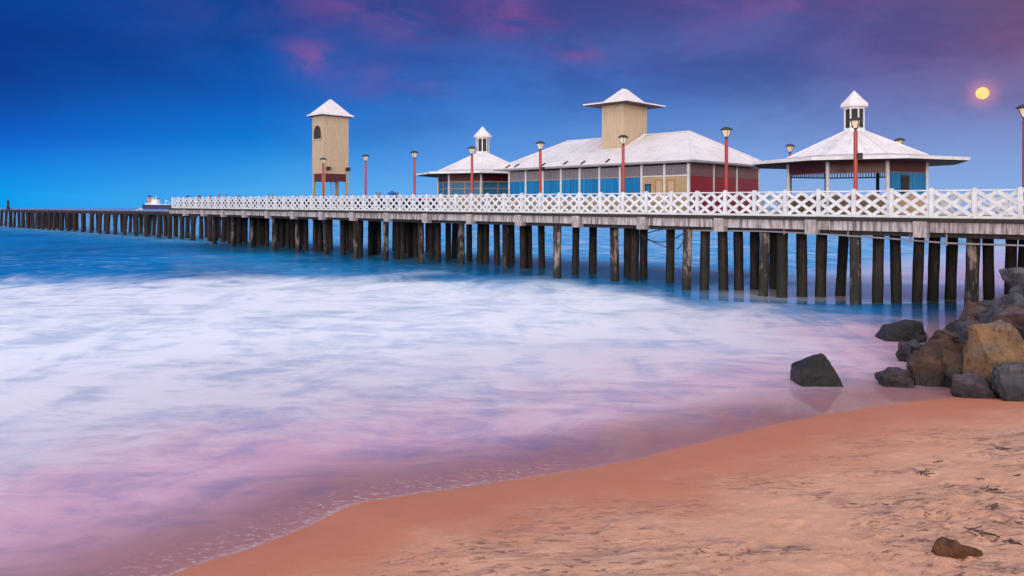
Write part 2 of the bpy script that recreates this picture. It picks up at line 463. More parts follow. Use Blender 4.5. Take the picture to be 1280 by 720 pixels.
def sea_mat():
    m, t, p = new_mat('sea_water')
    tc = t.node('ShaderNodeTexCoord'); v = tc.outputs['Object']
    sh, su, si, le = t.attr('shore'), t.attr('surf'), t.attr('silt_lift'), t.attr('lee')
    flow = t.noise(t.mapping(v, (0.085,0.085,1), (0,0,R(6))), 1.0, 5, 0.6, 0.8)
    blot = t.noise(t.mapping(v, (0.30,0.16,1), (0,0,R(24))), 1.0, 7, 0.66, 1.4)
    streak = t.noise(t.mapping(v, (0.34,0.60,1), (0,0,R(16))), 1.0, 8, 0.66, 1.3)
    fine = t.noise(t.mapping(v, (0.8,2.6,1), (0,0,R(13))), 1.0, 7, 0.66, 0.8)
    # --- foam amount
    e = t.math('ADD', su, t.math('MULTIPLY', t.math('SUBTRACT', flow, 0.5), 14.0))
    e = t.math('ADD', e, t.math('MULTIPLY', t.math('SUBTRACT', blot, 0.5), 13.0))
    body = t.mr(e, -5.0, 6.0, 0, 1, True)
    mixn = t.math('ADD', t.math('MULTIPLY', blot, 0.40), t.math('ADD', t.math('MULTIPLY', streak, 0.38), t.math('MULTIPLY', fine, 0.22)))
    tex = t.mr(mixn, 0.38, 0.55, 0.60, 1.0, True)
    foam = t.math('MULTIPLY', body, tex)
    foam = t.math('MAXIMUM', foam, t.math('MULTIPLY', t.mr(si, 0.05, 0.45, 0, 1.0, True), t.mr(streak, 0.30, 0.55, 0.75, 1.0)))
    # faint drifting wisps further out
    wisp = t.math('MULTIPLY', t.mr(streak, 0.50, 0.78, 0, 0.42, True), t.mr(su, -48, -1, 0.1, 1, True))
    foam = t.math('MAXIMUM', foam, wisp)
    foam = t.math('MAXIMUM', foam, t.math('MULTIPLY', le, t.mr(mixn, 0.44, 0.62, 0, 0.55, True)))
    # --- colours
    band = t.noise(t.mapping(v, (0.06,0.055,1), (0,0,R(8))), 1.0, 7, 0.62, 0.9)
    deep = t.mix(t.mr(band, 0.36, 0.64), (0.0,0.12,0.31), (0.0,0.27,0.62))
    deep = t.mix(le, deep, (0.0,0.34,0.68))
    far = t.mr(su, -500, -60, 1, 0)
    deep = t.mix(far, deep, (0.0,0.17,0.52))
    zone = t.math('ADD', sh, t.math('MULTIPLY', t.math('SUBTRACT', flow, 0.5), 8.0))
    thin = t.mr(zone, 3.5, 15.0, 1, 0, True)            # foam thins towards the beach
    silt_sheen = t.mr(t.math('ADD', zone, t.math('MULTIPLY', t.math('SUBTRACT', streak, 0.5), 7.0)), 0.8, 6.8, 1, 0, True)        # carries sand close in; the pink sky's reflection is put into its colour
    white = t.mix(thin, (0.83,0.865,0.90), (0.64,0.57,0.63))
    white = t.mix(t.math('MULTIPLY', silt_sheen, 0.9), white, (0.66,0.36,0.43))
    film = t.mr(t.math('ADD', sh, t.math('MULTIPLY', t.math('SUBTRACT', streak, 0.5), 2.2)), 0.5, 2.4, 0.48, 0, True)
    white = t.mix(film, white, (0.27,0.125,0.115))
    white = t.mix(t.mr(si, 0.35, 0.85, 0, 0.85, True), white, (0.86,0.48,0.62))  # pink sandy foam, its colour brightened to offset the deck's shade
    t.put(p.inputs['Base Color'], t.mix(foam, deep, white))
    wetz = t.mr(t.math('ADD', sh, t.math('MULTIPLY', t.math('SUBTRACT', flow, 0.5), 2.5)), 0.8, 4.2, 1, 0, True)
    t.put(p.inputs['Roughness'], t.math('SUBTRACT', t.mr(foam, 0, 1, 0.28, 0.50), t.math('MULTIPLY', t.math('MAXIMUM', wetz, t.mr(si, 0.0, 0.25, 0, 0.9, True)), 0.42), clamp=True))
    calm = t.mr(si, 0.0, 0.25, 0, 1, True)
    p.inputs['IOR'].default_value = 1.33; t.put(p.inputs['Specular IOR Level'], t.math('MAXIMUM', t.mr(wetz, 0, 1, 0.28, 1.0), t.math('MULTIPLY', calm, 0.75)))
    h = t.math('ADD', t.math('MULTIPLY', streak, 1.0), t.math('MULTIPLY', fine, 0.35))
    t.put(p.inputs['Normal'], t.bump(t.math('MULTIPLY', h, t.mr(t.math('MAXIMUM', wetz, calm), 0, 1, 1.0, 0.10)), 0.35, 0.10))
    # --- thin wash over the sand
    edge = t.math('ADD', sh, t.math('MULTIPLY', t.math('SUBTRACT', fine, 0.5), 0.35))
    cover = t.mr(edge, -0.05, 2.4, 0.42, 1.0)
    lace_n = t.noise(t.mapping(v, (2.2,4.5,1), (0,0,R(12))), 3.2, 7, 0.75)
    sxp = t.node('ShaderNodeSeparateXYZ'); t.put(sxp.inputs[0], v)
    breaking = t.mr(sxp.outputs[0], -1.2, 2.6, 1.0, 0.16, True)
    lace = t.math('MULTIPLY', t.mr(sh, 0.02, 0.95, 1, 0, True), t.mr(lace_n, 0.53, 0.70))
    lip = t.mr(edge, 0.03, 0.12, 0.35, 0)
    lace = t.math('MAXIMUM', lace, t.math('MULTIPLY', lip, t.mr(lace_n, 0.40, 0.55)))
    fo = t.node('ShaderNodeBsdfDiffuse'); fo.inputs['Color'].default_value = (0.82,0.80,0.80,1)
    tr = t.node('ShaderNodeBsdfTransparent')
    m1 = t.node('ShaderNodeMixShader'); t.put(m1.inputs[0], cover); t.l.new(tr.outputs[0], m1.inputs[1]); t.l.new(p.outputs[0], m1.inputs[2])
    m2 = t.node('ShaderNodeMixShader'); t.put(m2.inputs[0], t.math('MULTIPLY', t.math('MULTIPLY', lace, 0.62), breaking)); t.l.new(m1.outputs[0], m2.inputs[1]); t.l.new(fo.outputs[0], m2.inputs[2])
    out = m.node_tree.nodes['Material Output']; t.l.new(m2.outputs[0], out.inputs['Surface'])
    return m
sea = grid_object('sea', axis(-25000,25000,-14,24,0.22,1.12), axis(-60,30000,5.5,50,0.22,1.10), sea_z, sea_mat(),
                  {'shore': a_shore, 'surf': a_surf, 'silt_lift': a_silt_lift, 'lee': a_lee}, 'structure')

# ------------------------------------------------------------------ the pier
pr = thing('pier', pier(0,0), PROT, 'long timber pier deck with weathered beams on rows of dark piles', 'pier', ry=SL)
T0, T1, WID = -15.5, 70.2, 12.2      # t range, width
m = MB()
x = -T1
while x < -T0:                         # deck planks, laid across
    m.box(x, x+0.245, -0.12, WID+0.12, -0.13, -0.02+0.004*math.sin(x*13)); x += 0.25
m.build('deck', M['deck'], pr)
MB().box(-T1, -T0, -0.16, -0.125, -0.15, 0.0).box(-T1, -T0, WID+0.125, WID+0.16, -0.15, 0.0).build('deck_edge', M['dark_wood'], pr)
for wy in (0.0, WID-0.25):
    x = -T1
    for k in range(20):
        x1 = -(T1-4.28*(k+1))
        mm = MB().box(x+0.004, min(x1,-T0), wy, wy+0.25, -0.56, -0.155).build('edge_beam', M['concrete'], pr, bevel=0.02)
        x = x1
MB().box(-T1, -T0, 0.28, 0.55, -0.74, -0.16).box(-T1, -T0, WID-0.6, WID-0.3, -0.74, -0.16).box(-T1,-T0, 4, 4.3,-0.70,-0.16).box(-T1,-T0, 8,8.3,-0.70,-0.16).build('joist', M['dark_wood'], pr)
tb = [1.96+4.27*k for k in range(-4, 17)]
for t_ in tb:
    if t_ > T1 or t_ < T0: continue
    j = random.uniform(-0.04, 0.04)
    MB().box(-t_-0.25+j, -t_+0.25+j, -0.20, 0.26, -0.76, -0.135).build('cap_block', M['block'], pr, bevel=0.03)
    MB().box(-t_-0.16, -t_+0.16, 0.56, WID-0.05, -0.72, -0.15).build('cross_beam', M['dark_wood'], pr)
# piles, each where the photograph has one: (x of its foot, y of its foot)
piles = [(1277,372),(1262,374),(1237.5,374),(1213.5,387),(1187.5,373),(1165.5,375),(1146,376),(1122,377),(1097,376.5),(1070.5,380),
 (1049,368),(1025.5,369),(1003.5,369),(978,370),(967,360),(954,368.5),(944,360),(924.5,361),(905.5,361.5),(880.5,361),(858,361.5),(837.5,353),
 (804.5,347),(792.5,350.5),(785,344),(769.5,351),(741,341),(719,342.5),(697,347.5),(678,334.5),(662,333.5),(655,334.5),(640.5,329),(632.5,334),(622,330.5),
 (607.5,329),(600,329),(587,326.5),(577,330),(567.5,323),(561,325),(548,327.5),(539,324),(527,330),(520,322.5),(503,324),(497,324),(482,326),
 (463,319),(450,321),(445,323),(429,319.5),(413.5,313.5),(408,318.5),(401,313),(395,313.5),(383,312),(373,314),(366,310),(360,309.5),(352,309),(343,312),
 (334,308),(325,306),(314.5,308.5),(307,304.5),(300,304),(291,307),(284,303),(279,303.5),(268,305),(262,302),(255,301),(245,303)]
light_set = {1213.5,1070.5,954,858,769.5,697,632.5,577,527,482,445,408,373,343,314.5,291,268}
zpile = -0.70
for k, (px, py) in enumerate(piles):
    X, Y = gnd(px, py); t_, w_ = tw(X, Y)
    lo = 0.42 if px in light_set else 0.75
    w_ = min(max(w_, lo), 11.4); t_ = t_of(px, w_); t_ = min(t_, T1-0.5)
    lx, ly = -t_, w_
    lean = random.uniform(-0.11, 0.11)
    if px in (1049,): lean = 0.22
    if px in (1187.5, 1165.5, 1213.5, 1146): lean = 0.10
    base = -(DECK0+SL*t_)-1.2
    r = 0.225*random.uniform(0.93,1.08)
    n = 12; rings = []
    for q in range(7):
        s = q/6; z = base+(zpile-base)*s
        rr = r*(1+0.035*math.sin(q*2.1+k))
        rings.append([(lx+lean*s+rr*math.cos(6.2832*i/n)*(1+0.04*math.sin(i*3+k)), ly+rr*math.sin(6.2832*i/n), z) for i in range(n)])
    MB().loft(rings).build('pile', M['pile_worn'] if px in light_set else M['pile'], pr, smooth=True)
for t_ in [36.5+4.27*k for k in range(8)]:
    for w_ in (5.5, 8.5, 10.8):
        tt = t_+random.uniform(-.5,.5); base = -(DECK0+SL*tt)-1.2
        MB().tube((-tt, w_, base), (-tt+random.uniform(-.1,.1), w_, zpile), 0.24, 0.21, 12).build('pile', M['pile'], pr, smooth=True)

# ------------------------------------------------------------------ lattice railings
def railing(w, t0, t1, label, first=None):
    r = thing('lattice_railing', pier(t0, w, -0.005), PROT, label, 'railing', 'white lattice railings of the pier', ry=SL)
    step = 1.44; n = int(round((t1-t0)/step)); H = 1.08
    post = panel = None
    for k in range(n+1):
        if post is None:
            post = MB().box(-0.075,0.075,-0.075,0.075,0,H+0.03).lathe([(0.115,H+0.03),(0.115,H+0.05),(0.02,H+0.075)],4,a0=math.pi/4).build('post', M['white'], r, bevel=0.008)
        else:
            o = post.copy(); col.objects.link(o); o.parent = r; o.location = (-k*step,0,random.uniform(-.015,.012)); o.rotation_euler = (random.uniform(-.012,.012),random.uniform(-.012,.012),random.uniform(-.05,.05))
        if k == n: break
        if panel is None:
            a, b, z0, z1 = -step+0.075, -0.075, 0.085, H-0.05
            xm, zm = (a+b)/2, (z0+z1)/2; m = MB(); sw, th = 0.136, 0.022
            for y, sg in ((-0.022,1),(0.006,-1)):
                A, B = (a, b) if sg > 0 else (b, a)
                m.bar((A,y,z1),(B,y,z0),th,sw); m.bar((xm,y,z1),(B,y,zm),th,sw); m.bar((A,y,zm),(xm,y,z0),th,sw)
            panel = m.build('lattice_panel', M['white'], r)
        else:
            o = panel.copy(); col.objects.link(o); o.parent = r; o.location = (-k*step,random.uniform(-.004,.004),random.uniform(-.012,.012)); o.rotation_euler = (0,random.uniform(-.008,.008),0)
    L = n*step
    MB().box(-L, 0, -0.04, 0.04, H-0.055, H).build('top_rail', M['white'], r, bevel=0.006)
    MB().box(-L, 0, -0.045, 0.045, 0.0, 0.10).build('bottom_rail', M['white'], r, bevel=0.006)
    return r
railing(0.02, 0.25-1.44*10, 0.25-1.44*10+1.44*58, 'white lattice railing along the near edge of the pier, facing the beach')
railing(WID-0.1, 0.25-1.44*10, 0.25-1.44*10+1.44*58, 'white lattice railing along the far seaward edge, glimpsed through the near one')

m = MB().box(-69.0, -33.5, WID-0.55, WID-0.38, 0, 0.98).box(-69.05, -33.45, WID-0.60, WID-0.33, 0.985, 1.05)
o = m.build('low_wall', M['dark_wood']); o.location = pier(0,0); o.rotation_euler = (0, SL, PROT)
tag(o, 'dark low wall along the far edge of the deck, showing through the white lattice', 'wall')

m = MB().box(-69.9, -43.5, 1.0, 1.08, 0, 0.90)
x = -69.9
while x < -43.5: m.box(x, x+0.1, 0.55, 0.998, 0, 0.44); x += 2.2
m.box(-69.9, -43.5, 0.52, 0.998, 0.445, 0.50)
o = m.build('long_bench', M['dark_wood']); o.location = pier(0,0); o.rotation_euler = (0, SL, PROT)
tag(o, 'long dark timber bench running behind the seaward end of the white railing', 'bench')

# ------------------------------------------------------------------ street lamps
lamp_t = lambda k: 0.40+5.73*k
def make_lamp(label):
    r = thing('lamp_post', pier(0,0.3), PROT, label, 'lamp', 'red lamp posts along the pier')
    MB().lathe([(0.15,0),(0.15,0.08),(0.085,0.12),(0.080,3.52),(0.06,3.54)],12).build('pole', M['red_pole'], r, smooth=False)
    m = MB().lathe([(0.045,3.53),(0.05,3.60),(0.10,3.64)],10)
    for k in range(4):
        a = math.pi/4+k*math.pi/2
        m.bar((0.095*math.cos(a),0.095*math.sin(a),3.63),(0.225*math.cos(a),0.225*math.sin(a),3.955),0.018,0.018)
    m.build('bracket', M['iron'], r)
    MB().lathe([(0.085,3.645),(0.21,3.95)],4,a0=math.pi/4).build('glass', M['lantern'], r)
    MB().lathe([(0.28,3.955),(0.29,3.975),(0.20,4.05),(0.09,4.095),(0.02,4.11)],12).build('cap', M['iron'], r, smooth=False)
    return r
lamps = [(-1,'red lamp post cut off by the right edge of the photo'),(0,'red lamp post in front of the octagonal kiosk, with a golden lantern'),
 (1,'red lamp post in front of the hall\'s deep red end wall'),(2,'red lamp post in front of the hall roof, below the square turret'),
 (3,'red lamp post before the hall\'s blue screens, under the left slope of its roof'),(4,'red lamp post in front of the small pavilion and its cupola'),
 (5,'red lamp post just left of the small pavilion\'s roof tip'),(6,'red lamp post against open sky, right of the cream tower'),
 (7,'red lamp post standing in front of the cream tower\'s legs')]
proto = None
for k, lab in lamps:
    o = proto if proto is None else None
    if proto is None: proto = o = make_lamp(lab)
    else: o = copy_tree(proto); o['label'] = lab
    o.location = pier(t_of({-1:1281.0,0:1069.5,1:908,2:779,3:675.5,4:590,5:518,6:457,7:404}[k], 0.32), 0.32)
    o.rotation_euler.z = PROT+random.uniform(-0.15,0.15)
    if k in (0, 3):
        MB().box(0.09,0.26,-0.09,0.09,2.38,2.62).tube((0.06,0,2.5),(0.1,0,2.5),0.02).build('junction_box', M['iron'], o)
for t_, lab in ((2.15,'lamp post behind the kiosk, its lantern over the right roof slope'),(8.2,'lamp post behind the kiosk, its lantern over the left roof slope')):
    o = copy_tree(proto); o['label'] = lab; o.location = pier(t_, WID-0.5); o.rotation_euler.z = PROT
    for c in list(o.children):
        if c.name.startswith('junction_box'): bpy.data.objects.remove(c)

# ------------------------------------------------------------------ octagonal kiosks
def kiosk(t_, w_, label, bays, zs=1.0, glazed=False):
    r = thing('kiosk', pier(t_, w_), PROT, label, 'kiosk')
    RAD = 3.2
    V = [Vector((RAD*math.cos(math.pi/4*k), RAD*math.sin(math.pi/4*k), 0)) for k in range(8)]
    E = 2.50*zs
    MB().lathe([(3.0,0.0),(3.35,0.0),(3.35,0.06),(3.0,0.06)],8).build('floor_plinth', M['concrete'], r)
    for k in range(8):
        p = V[k]
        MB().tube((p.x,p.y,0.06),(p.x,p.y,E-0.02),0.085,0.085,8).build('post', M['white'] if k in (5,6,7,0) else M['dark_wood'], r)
    for k in range(8):
        a, b = V[k], V[(k+1)%8]; d = (b-a).normalized(); a2, b2 = a+d*0.085, b-d*0.085
        up = Vector((0,0,1))
        kind = bays.get(k, 'open')
        z = lambda h: Vector((0,0,h*zs))
        if k in (4,5,6,7) or glazed:
            MB().bar(a2+z(2.21), b2+z(2.21), 0.05, 0.52*zs).build('frieze', M['dark_red'], r)
            MB().bar(a2+z(1.94), b2+z(1.94), 0.07, 0.05).build('trim', M['mauve'], r)
        else:
            f = MB().bar(a2+z(2.42), b2+z(2.42), 0.05, 0.12*zs).bar(a2+z(2.18), b2+z(2.18), 0.05, 0.05).bar(a2+z(1.92), b2+z(1.92), 0.05, 0.06).build('frieze', M['dark_red'], r)
            m = MB()
            for q in range(17):
                s = (q+0.5)/17; c = a2.lerp(b2, s)
                m.bar(c+z(1.95), c+z(2.16), 0.035, 0.035); m.bar(c+z(2.2), c+z(2.4), 0.035, 0.035)
            m.build('balusters', M['dark_red'], f)
        wall_m = {'open': M['shaded_beige'], 'blue': M['beige'], 'glass': M['beige'], 'clear': None}[kind]
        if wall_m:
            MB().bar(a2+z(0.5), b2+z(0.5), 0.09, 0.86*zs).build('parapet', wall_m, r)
        if kind == 'blue':
            MB().bar(a2+z(1.46), b2+z(1.46), 0.06, 1.04*zs).build('screen', M['blue_screen'], r)
            c = a2.lerp(b2, 0.42); nrm = Vector((d.y,-d.x,0))
            wf = MB().bar(c-d*0.24+nrm*0.045+z(1.42), c+d*0.24+nrm*0.045+z(1.42), 0.05, 0.80).build('window', M['iron'], r)
            MB().bar(c-d*0.18+nrm*0.075+z(1.42), c+d*0.18+nrm*0.075+z(1.42), 0.012, 0.66).build('pane', M['dark_void'], wf)
        if kind == 'glass':
            wf = MB().bar(a2+z(0.97), b2+z(0.97), 0.10, 0.07).bar(a2+z(1.50), b2+z(1.50), 0.09, 0.05).bar(a2+z(1.95), b2+z(1.95), 0.09, 0.06)
            for s in (0.0, 0.5, 1.0):
                c = a2.lerp(b2, s); wf.bar(c+z(0.97), c+z(1.95), 0.07, 0.07, up=d)
            wf = wf.build('window', M['beige'], r)
            MB().bar(a2+z(1.45), b2+z(1.45), 0.012, 0.95*zs).build('pane', M['pane'], wf)
    rf = thing_part = MB()
    rf.lathe([(4.88,E-0.045),(4.90,E+0.09),(3.15,E+0.26),(3.05,E+0.14),(3.1,E+0.02)],8)
    brim = rf.build('roof_brim', [M['worn_roof']], r)
    MB().lathe([(4.90,E-0.05),(4.945,E-0.05),(4.945,E+0.075),(4.90,E+0.075)],8).build('fascia', M['white'], brim)
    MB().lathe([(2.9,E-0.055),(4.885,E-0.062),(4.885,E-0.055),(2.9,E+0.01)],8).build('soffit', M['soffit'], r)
    m = MB().lathe([(3.28,E+0.265),(1.9,E+0.90),(0.50,E+1.56),(0.40,E+1.56)],8)
    for k in range(8):
        a = math.pi/4*k
        for q in range(3):                                           # standing seams on each face
            if q == 0:
                p0, p1 = (3.28,E+0.27), (0.5,E+1.565)
                m.bar((p0[0]*math.cos(a),p0[0]*math.sin(a),p0[1]),(p1[0]*math.cos(a),p1[0]*math.sin(a),p1[1]),0.06,0.04)
            else:
                f0 = q/3; a1 = a+math.pi/4
                A = Vector((3.28*math.cos(a),3.28*math.sin(a),E+0.27)).lerp(Vector((3.28*math.cos(a1),3.28*math.sin(a1),E+0.27)), f0)
                B = Vector((0.5*math.cos(a),0.5*math.sin(a),E+1.565)).lerp(Vector((0.5*math.cos(a1),0.5*math.sin(a1),E+1.565)), f0)
                m.bar(A, A.lerp(B, 0.93), 0.03, 0.03)
    roof = m.build('roof', M['roof'], r)
    cz = E+1.54
    c = MB().lathe([(0.50,cz),(0.50,cz+0.16),(0.40,cz+0.16)],8)
    for k in range(8):
        a = math.pi/4*k; p = (0.45*math.cos(a),0.45*math.sin(a))
        c.tube((*p,cz+0.16),(*p,cz+1.16),0.04,0.04,6)
    c.lathe([(0.48,cz+1.08),(0.48,cz+1.17),(0.3,cz+1.17)],8)
    cup = c.build('cupola', M['white'], r)
    MB().lathe([(0.41,cz+0.165),(0.41,cz+1.075)],8).build('louvre', M['dark_void'], cup)
    MB().lathe([(0.62,cz+1.175),(0.65,cz+1.19),(0.65,cz+1.32),(0.30,cz+1.68),(0.03,cz+1.98)],8).build('cupola_roof', M['roof'], cup)
    return r
kiosk(2.43, 6.0, 'octagonal open kiosk with worn wide brim and cupola, below the moon', {7:'blue', 6:'open', 5:'open', 4:'glass', 0:'clear', 1:'open', 2:'open', 3:'open'})
kiosk(28.6, 6.0, 'smaller looking octagonal pavilion with white cupola adjoining the hall\'s left end', {7:'glass',6:'glass',5:'glass',4:'glass',3:'glass',2:'glass',1:'glass',0:'glass'}, 1.04, True)

# ------------------------------------------------------------------ the hall
hl = thing('pier_hall', pier(16.0, 6.45), PROT, 'long white-roofed hall with square cream turret, blue screens and red end wall', 'hall')
X0, X1, YF, YB, E = -6.5, 6.5, -3.85, 3.85, 2.62
n = 9; bw = (X1-X0)/n
for side, y, sg in (('f', YF, -1), ('b', YB, 1)):
    for k in range(n+1):
        x = X0+bw*k
        MB().box(x-0.06,x+0.06,y-0.06,y+0.06,0,E-0.002).build('post', M['white'], hl)
    for k in range(n):
        a, b = X0+bw*k+0.06, X0+bw*(k+1)-0.06
        MB().box(a,b,y-0.02,y+0.02,2.02,2.56).build('ribbed_panel', M['ribbed'], hl)
        MB().box(a,b,y-0.045,y+0.045,1.955,2.02).build('trim', M['grey_steel'] if k < 7 else M['white'], hl)
        if k < 7:
            MB().box(a,b,y-0.02,y+0.02,0.86,1.95).build('blue_screen', M['blue_screen'], hl)
            MB().box(a,b,y-0.04,y+0.04,0.0,0.855).build('low_wall', M['beige'], hl)
        else:
            MB().box(a,b,y-0.02,y+0.02,0.0,1.95).build('beige_wall', M['beige'], hl)
            if side == 'f':
                dx = a+0.80 if k == 7 else a+0.10
                d = MB().box(dx,dx+0.07,y-0.06,y-0.021,0.02,1.80).box(dx+0.43,dx+0.50,y-0.06,y-0.021,0.02,1.80).box(dx+0.07,dx+0.43,y-0.06,y-0.021,1.73,1.80).build('door', M['orange_frame'], hl)
                MB().box(dx+0.07,dx+0.43,y-0.035,y-0.022,0.02,1.729).build('door_leaf', M['cream'], d)
                MB().tube((dx+0.37,y-0.07,0.95),(dx+0.37,y-0.03,0.95),0.03).build('handle', M['iron'], d)
                if k == 7:
                    wf = MB().box(a+0.14,a+0.56,y-0.07,y-0.021,1.52,1.58).box(a+0.18,a+0.24,y-0.06,y-0.021,0.75,1.52).box(a+0.46,a+0.52,y-0.06,y-0.021,0.75,1.52).box(a+0.24,a+0.46,y-0.06,y-0.021,0.75,0.80).build('window', M['dark_wood'], hl)
                    MB().box(a+0.24,a+0.46,y-0.035,y-0.022,0.80,1.52).build('pane', M['blue_screen'], wf)
for xe, sg in ((X1, 1), (X0, -1)):
    ys = [YF, -1.35, 1.20, YB]
    for y in ys[1:-1]:
        MB().box(xe-0.06,xe+0.06,y-0.06,y+0.06,0,E-0.002).build('post', M['white'], hl)
    for a, b in zip(ys[:-1], ys[1:]):
        a += 0.06; b -= 0.06
        MB().box(xe-0.02,xe+0.02,a,b,2.02,2.60).build('upper_panel', M['mauve'], hl)
        MB().box(xe-0.045,xe+0.045,a,b,1.955,2.02).build('trim', M['mauve'], hl)
        MB().box(xe-0.02,xe+0.02,a,b,0.0,1.95).build('red_panel', M['bright_red'], hl)
MB().box(X0+0.03,X1-0.03,YF+0.05,YB-0.05,0.0,0.02).box(X0+1,X1-1,-0.1,0.1,0.02,2.5).build('floor_board', M['dark_wood'], hl)
# hipped roof with seams, gutter edge and lifted sheets
oh = 0.62; ex0, ex1, ey0, ey1 = X0-0.75, X1+oh, YF-oh, YB+oh
zr0, zr1 = 2.74, 4.66; ra, rb = -5.0, 4.25
m = MB()
e = [Vector((ex0,ey0,zr0)),Vector((ex1,ey0,zr0)),Vector((ex1,ey1,zr0)),Vector((ex0,ey1,zr0))]
A, B = Vector((ra,0,zr1)), Vector((rb,0,zr1))
lo = [p-Vector((0,0,0.09)) for p in e]
m.add(e+[A,B]+lo, [(0,1,5,4),(1,2,5),(2,3,4,5),(3,0,4),(0,6,7,1),(1,7,8,2),(2,8,9,3),(3,9,6,0),(6,9,8,7)])
def on_slope(p_e, p_r): m.bar(p_e+Vector((0,0,0.015)), p_r+Vector((0,0,0.015)), 0.022, 0.022)
for y_e in (ey0, ey1):
    nx = 19
    for k in range(nx+1):
        x = ex0+(ex1-ex0)*k/nx
        s = 1.0
        if x < ra: s = (x-ex0)/(ra-ex0)
        if x > rb: s = (ex1-x)/(ex1-rb)
        if s < 0.05: continue
        on_slope(Vector((x,y_e,zr0)), Vector((x, y_e*(1-s), zr0+(zr1-zr0)*s)))
for x_e, xr in ((ex1, rb), (ex0, ra)):
    for k in range(1, 9):
        y = ey0+(ey1-ey0)*k/9; s = 1-abs(y)/ey1
        on_slope(Vector((x_e,y,zr0)), Vector((x_e+(xr-x_e)*s, y, zr0+(zr1-zr0)*s)))
for p in e: m.bar(p+Vector((0,0,0.02)), (A if p.x < 0 else B)+Vector((0,0,0.02)), 0.09, 0.05)
m.bar(A+Vector((0,0,0.03)), B+Vector((0,0,0.03)), 0.12, 0.06)
roof = m.build('roof', M['roof'], hl)
MB().bar((ex0,ey0-0.03,zr0-0.05),(ex1,ey0-0.03,zr0-0.05),0.06,0.10).bar((ex1+0.03,ey0,zr0-0.05),(ex1+0.03,ey1,zr0-0.05),0.06,0.10).build('gutter', M['grey_steel'], roof)
for k, x in enumerate((-6.3,-5.6,-3.3,-1.6,-0.2,1.5)):
    s = 0.015+0.02*(k%2); y = ey0*(1-s); z = zr0+(zr1-zr0)*s
    m = MB().bar((x,y,z+0.03),(x-0.10,y+0.50,z+0.25),0.10,0.02,up=(0.4,0,1))
    m.build('lifted_sheet', M['rust'], roof)
# square turret through the roof
tx0, tx1, ty0, ty1 = -0.55, 1.02, -2.0, 0.42; tz = 6.42
tu = MB().box(tx0,tx1,ty0,ty1,2.9,tz).build('turret', M['cream'], hl)
tm = MB()
for k in range(1,7): tm.box(tx0+(tx1-tx0)*k/7-0.004,tx0+(tx1-tx0)*k/7+0.004,ty0-0.008,ty0-0.001,3.0,tz)
for k in range(1,10): tm.box(tx1+0.001,tx1+0.008,ty0+(ty1-ty0)*k/10-0.004,ty0+(ty1-ty0)*k/10+0.004,3.0,tz)
tm.build('board_joints', M['beige'], tu)
o_ = 0.80; cx, cy = (tx0+tx1)/2, (ty0+ty1)/2
m = MB()
b0 = [(tx0-o_,ty0-o_,tz),(tx1+o_,ty0-o_,tz),(tx1+o_,ty1+o_,tz),(tx0-o_,ty1+o_,tz)]
b1 = [(x,y,tz+0.08) for x,y,_ in b0]
i0 = [(tx0-.05,ty0-.05,tz+0.13),(tx1+.05,ty0-.05,tz+0.13),(tx1+.05,ty1+.05,tz+0.13),(tx0-.05,ty1+.05,tz+0.13)]
ap = [(cx-.03,cy-.2,tz+1.05),(cx+.03,cy-.2,tz+1.05),(cx+.03,cy+.2,tz+1.05),(cx-.03,cy+.2,tz+1.05)]
m.loft([b0,b1,i0,ap]).build('turret_roof', M['roof'], tu)
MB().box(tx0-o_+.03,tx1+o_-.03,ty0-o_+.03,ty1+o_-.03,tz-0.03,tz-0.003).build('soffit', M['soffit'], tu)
MB().bar((tx1+0.02,ty0-0.02,3.74),(tx1+0.15,-0.05,4.72),0.12,0.10).bar((tx0,ty0-0.03,3.74),(tx1,ty0-0.03,3.74),0.05,0.09).build('flashing', M['roof'], tu)

# ------------------------------------------------------------------ cream tower on legs
tw0 = thing('watchtower', pier(45.95, 4.25), PROT, 'tall cream boarded tower on legs with arched opening and white pyramid roof', 'tower')
hx, hy = 0.84, 1.25; zb, zt = 3.07, 8.05
MB().box(-hx,hx,-hy,hy,zb,zt).build('body', M['cream'], tw0)
MB().box(-hx-0.02,-hx+0.07,-hy-0.02,-hy+0.07,zb-0.01,zt-.01).box(hx-0.07,hx+0.02,-hy-0.02,-hy+0.07,zb-0.01,zt-.01).box(hx-0.07,hx+0.02,hy-0.07,hy+0.02,zb-0.01,zt-.01).build('corner_trim', M['cream'], tw0)
tm = MB()
for k in range(1,12): tm.box(hx+0.001,hx+0.008,-hy+2*hy*k/12-0.004,-hy+2*hy*k/12+0.004,zb,zt)
for k in range(1,8): tm.box(-hx+2*hx*k/8-0.004,-hx+2*hx*k/8+0.004,-hy-0.008,-hy-0.001,zb,zt)
tm.build('board_joints', M['beige'], tw0)
pts = [(-0.60,6.02),(0.60,6.02)]+[(0.60*math.cos(a),6.52+0.66*math.sin(a)) for a in [math.pi*q/14 for q in range(15)]]
m = MB(); nn = len(pts)
m.add([(x,-hy-0.012,z) for x,z in pts]+[(x,-hy+0.05,z) for x,z in pts], [tuple(range(nn)), tuple(reversed(range(nn,2*nn)))]+[(i,(i+1)%nn,nn+(i+1)%nn,nn+i) for i in range(nn)])
op = m.build('arched_opening', M['dark_void'], tw0)
fr = MB()
arc = [(-0.65,6.0)]+[(-0.65*math.cos(a),6.52+0.71*math.sin(a)) for a in [math.pi*q/14 for q in range(15)]]+[(0.65,6.0),(-0.65,6.0)]
for p, q in zip(arc[:-1], arc[1:]): fr.bar((p[0],-hy-0.02,p[1]),(q[0],-hy-0.02,q[1]),0.09,0.10,up=(0,1,0))
fr.build('frame', M['cream'], op)
o_ = 0.36
m = MB()
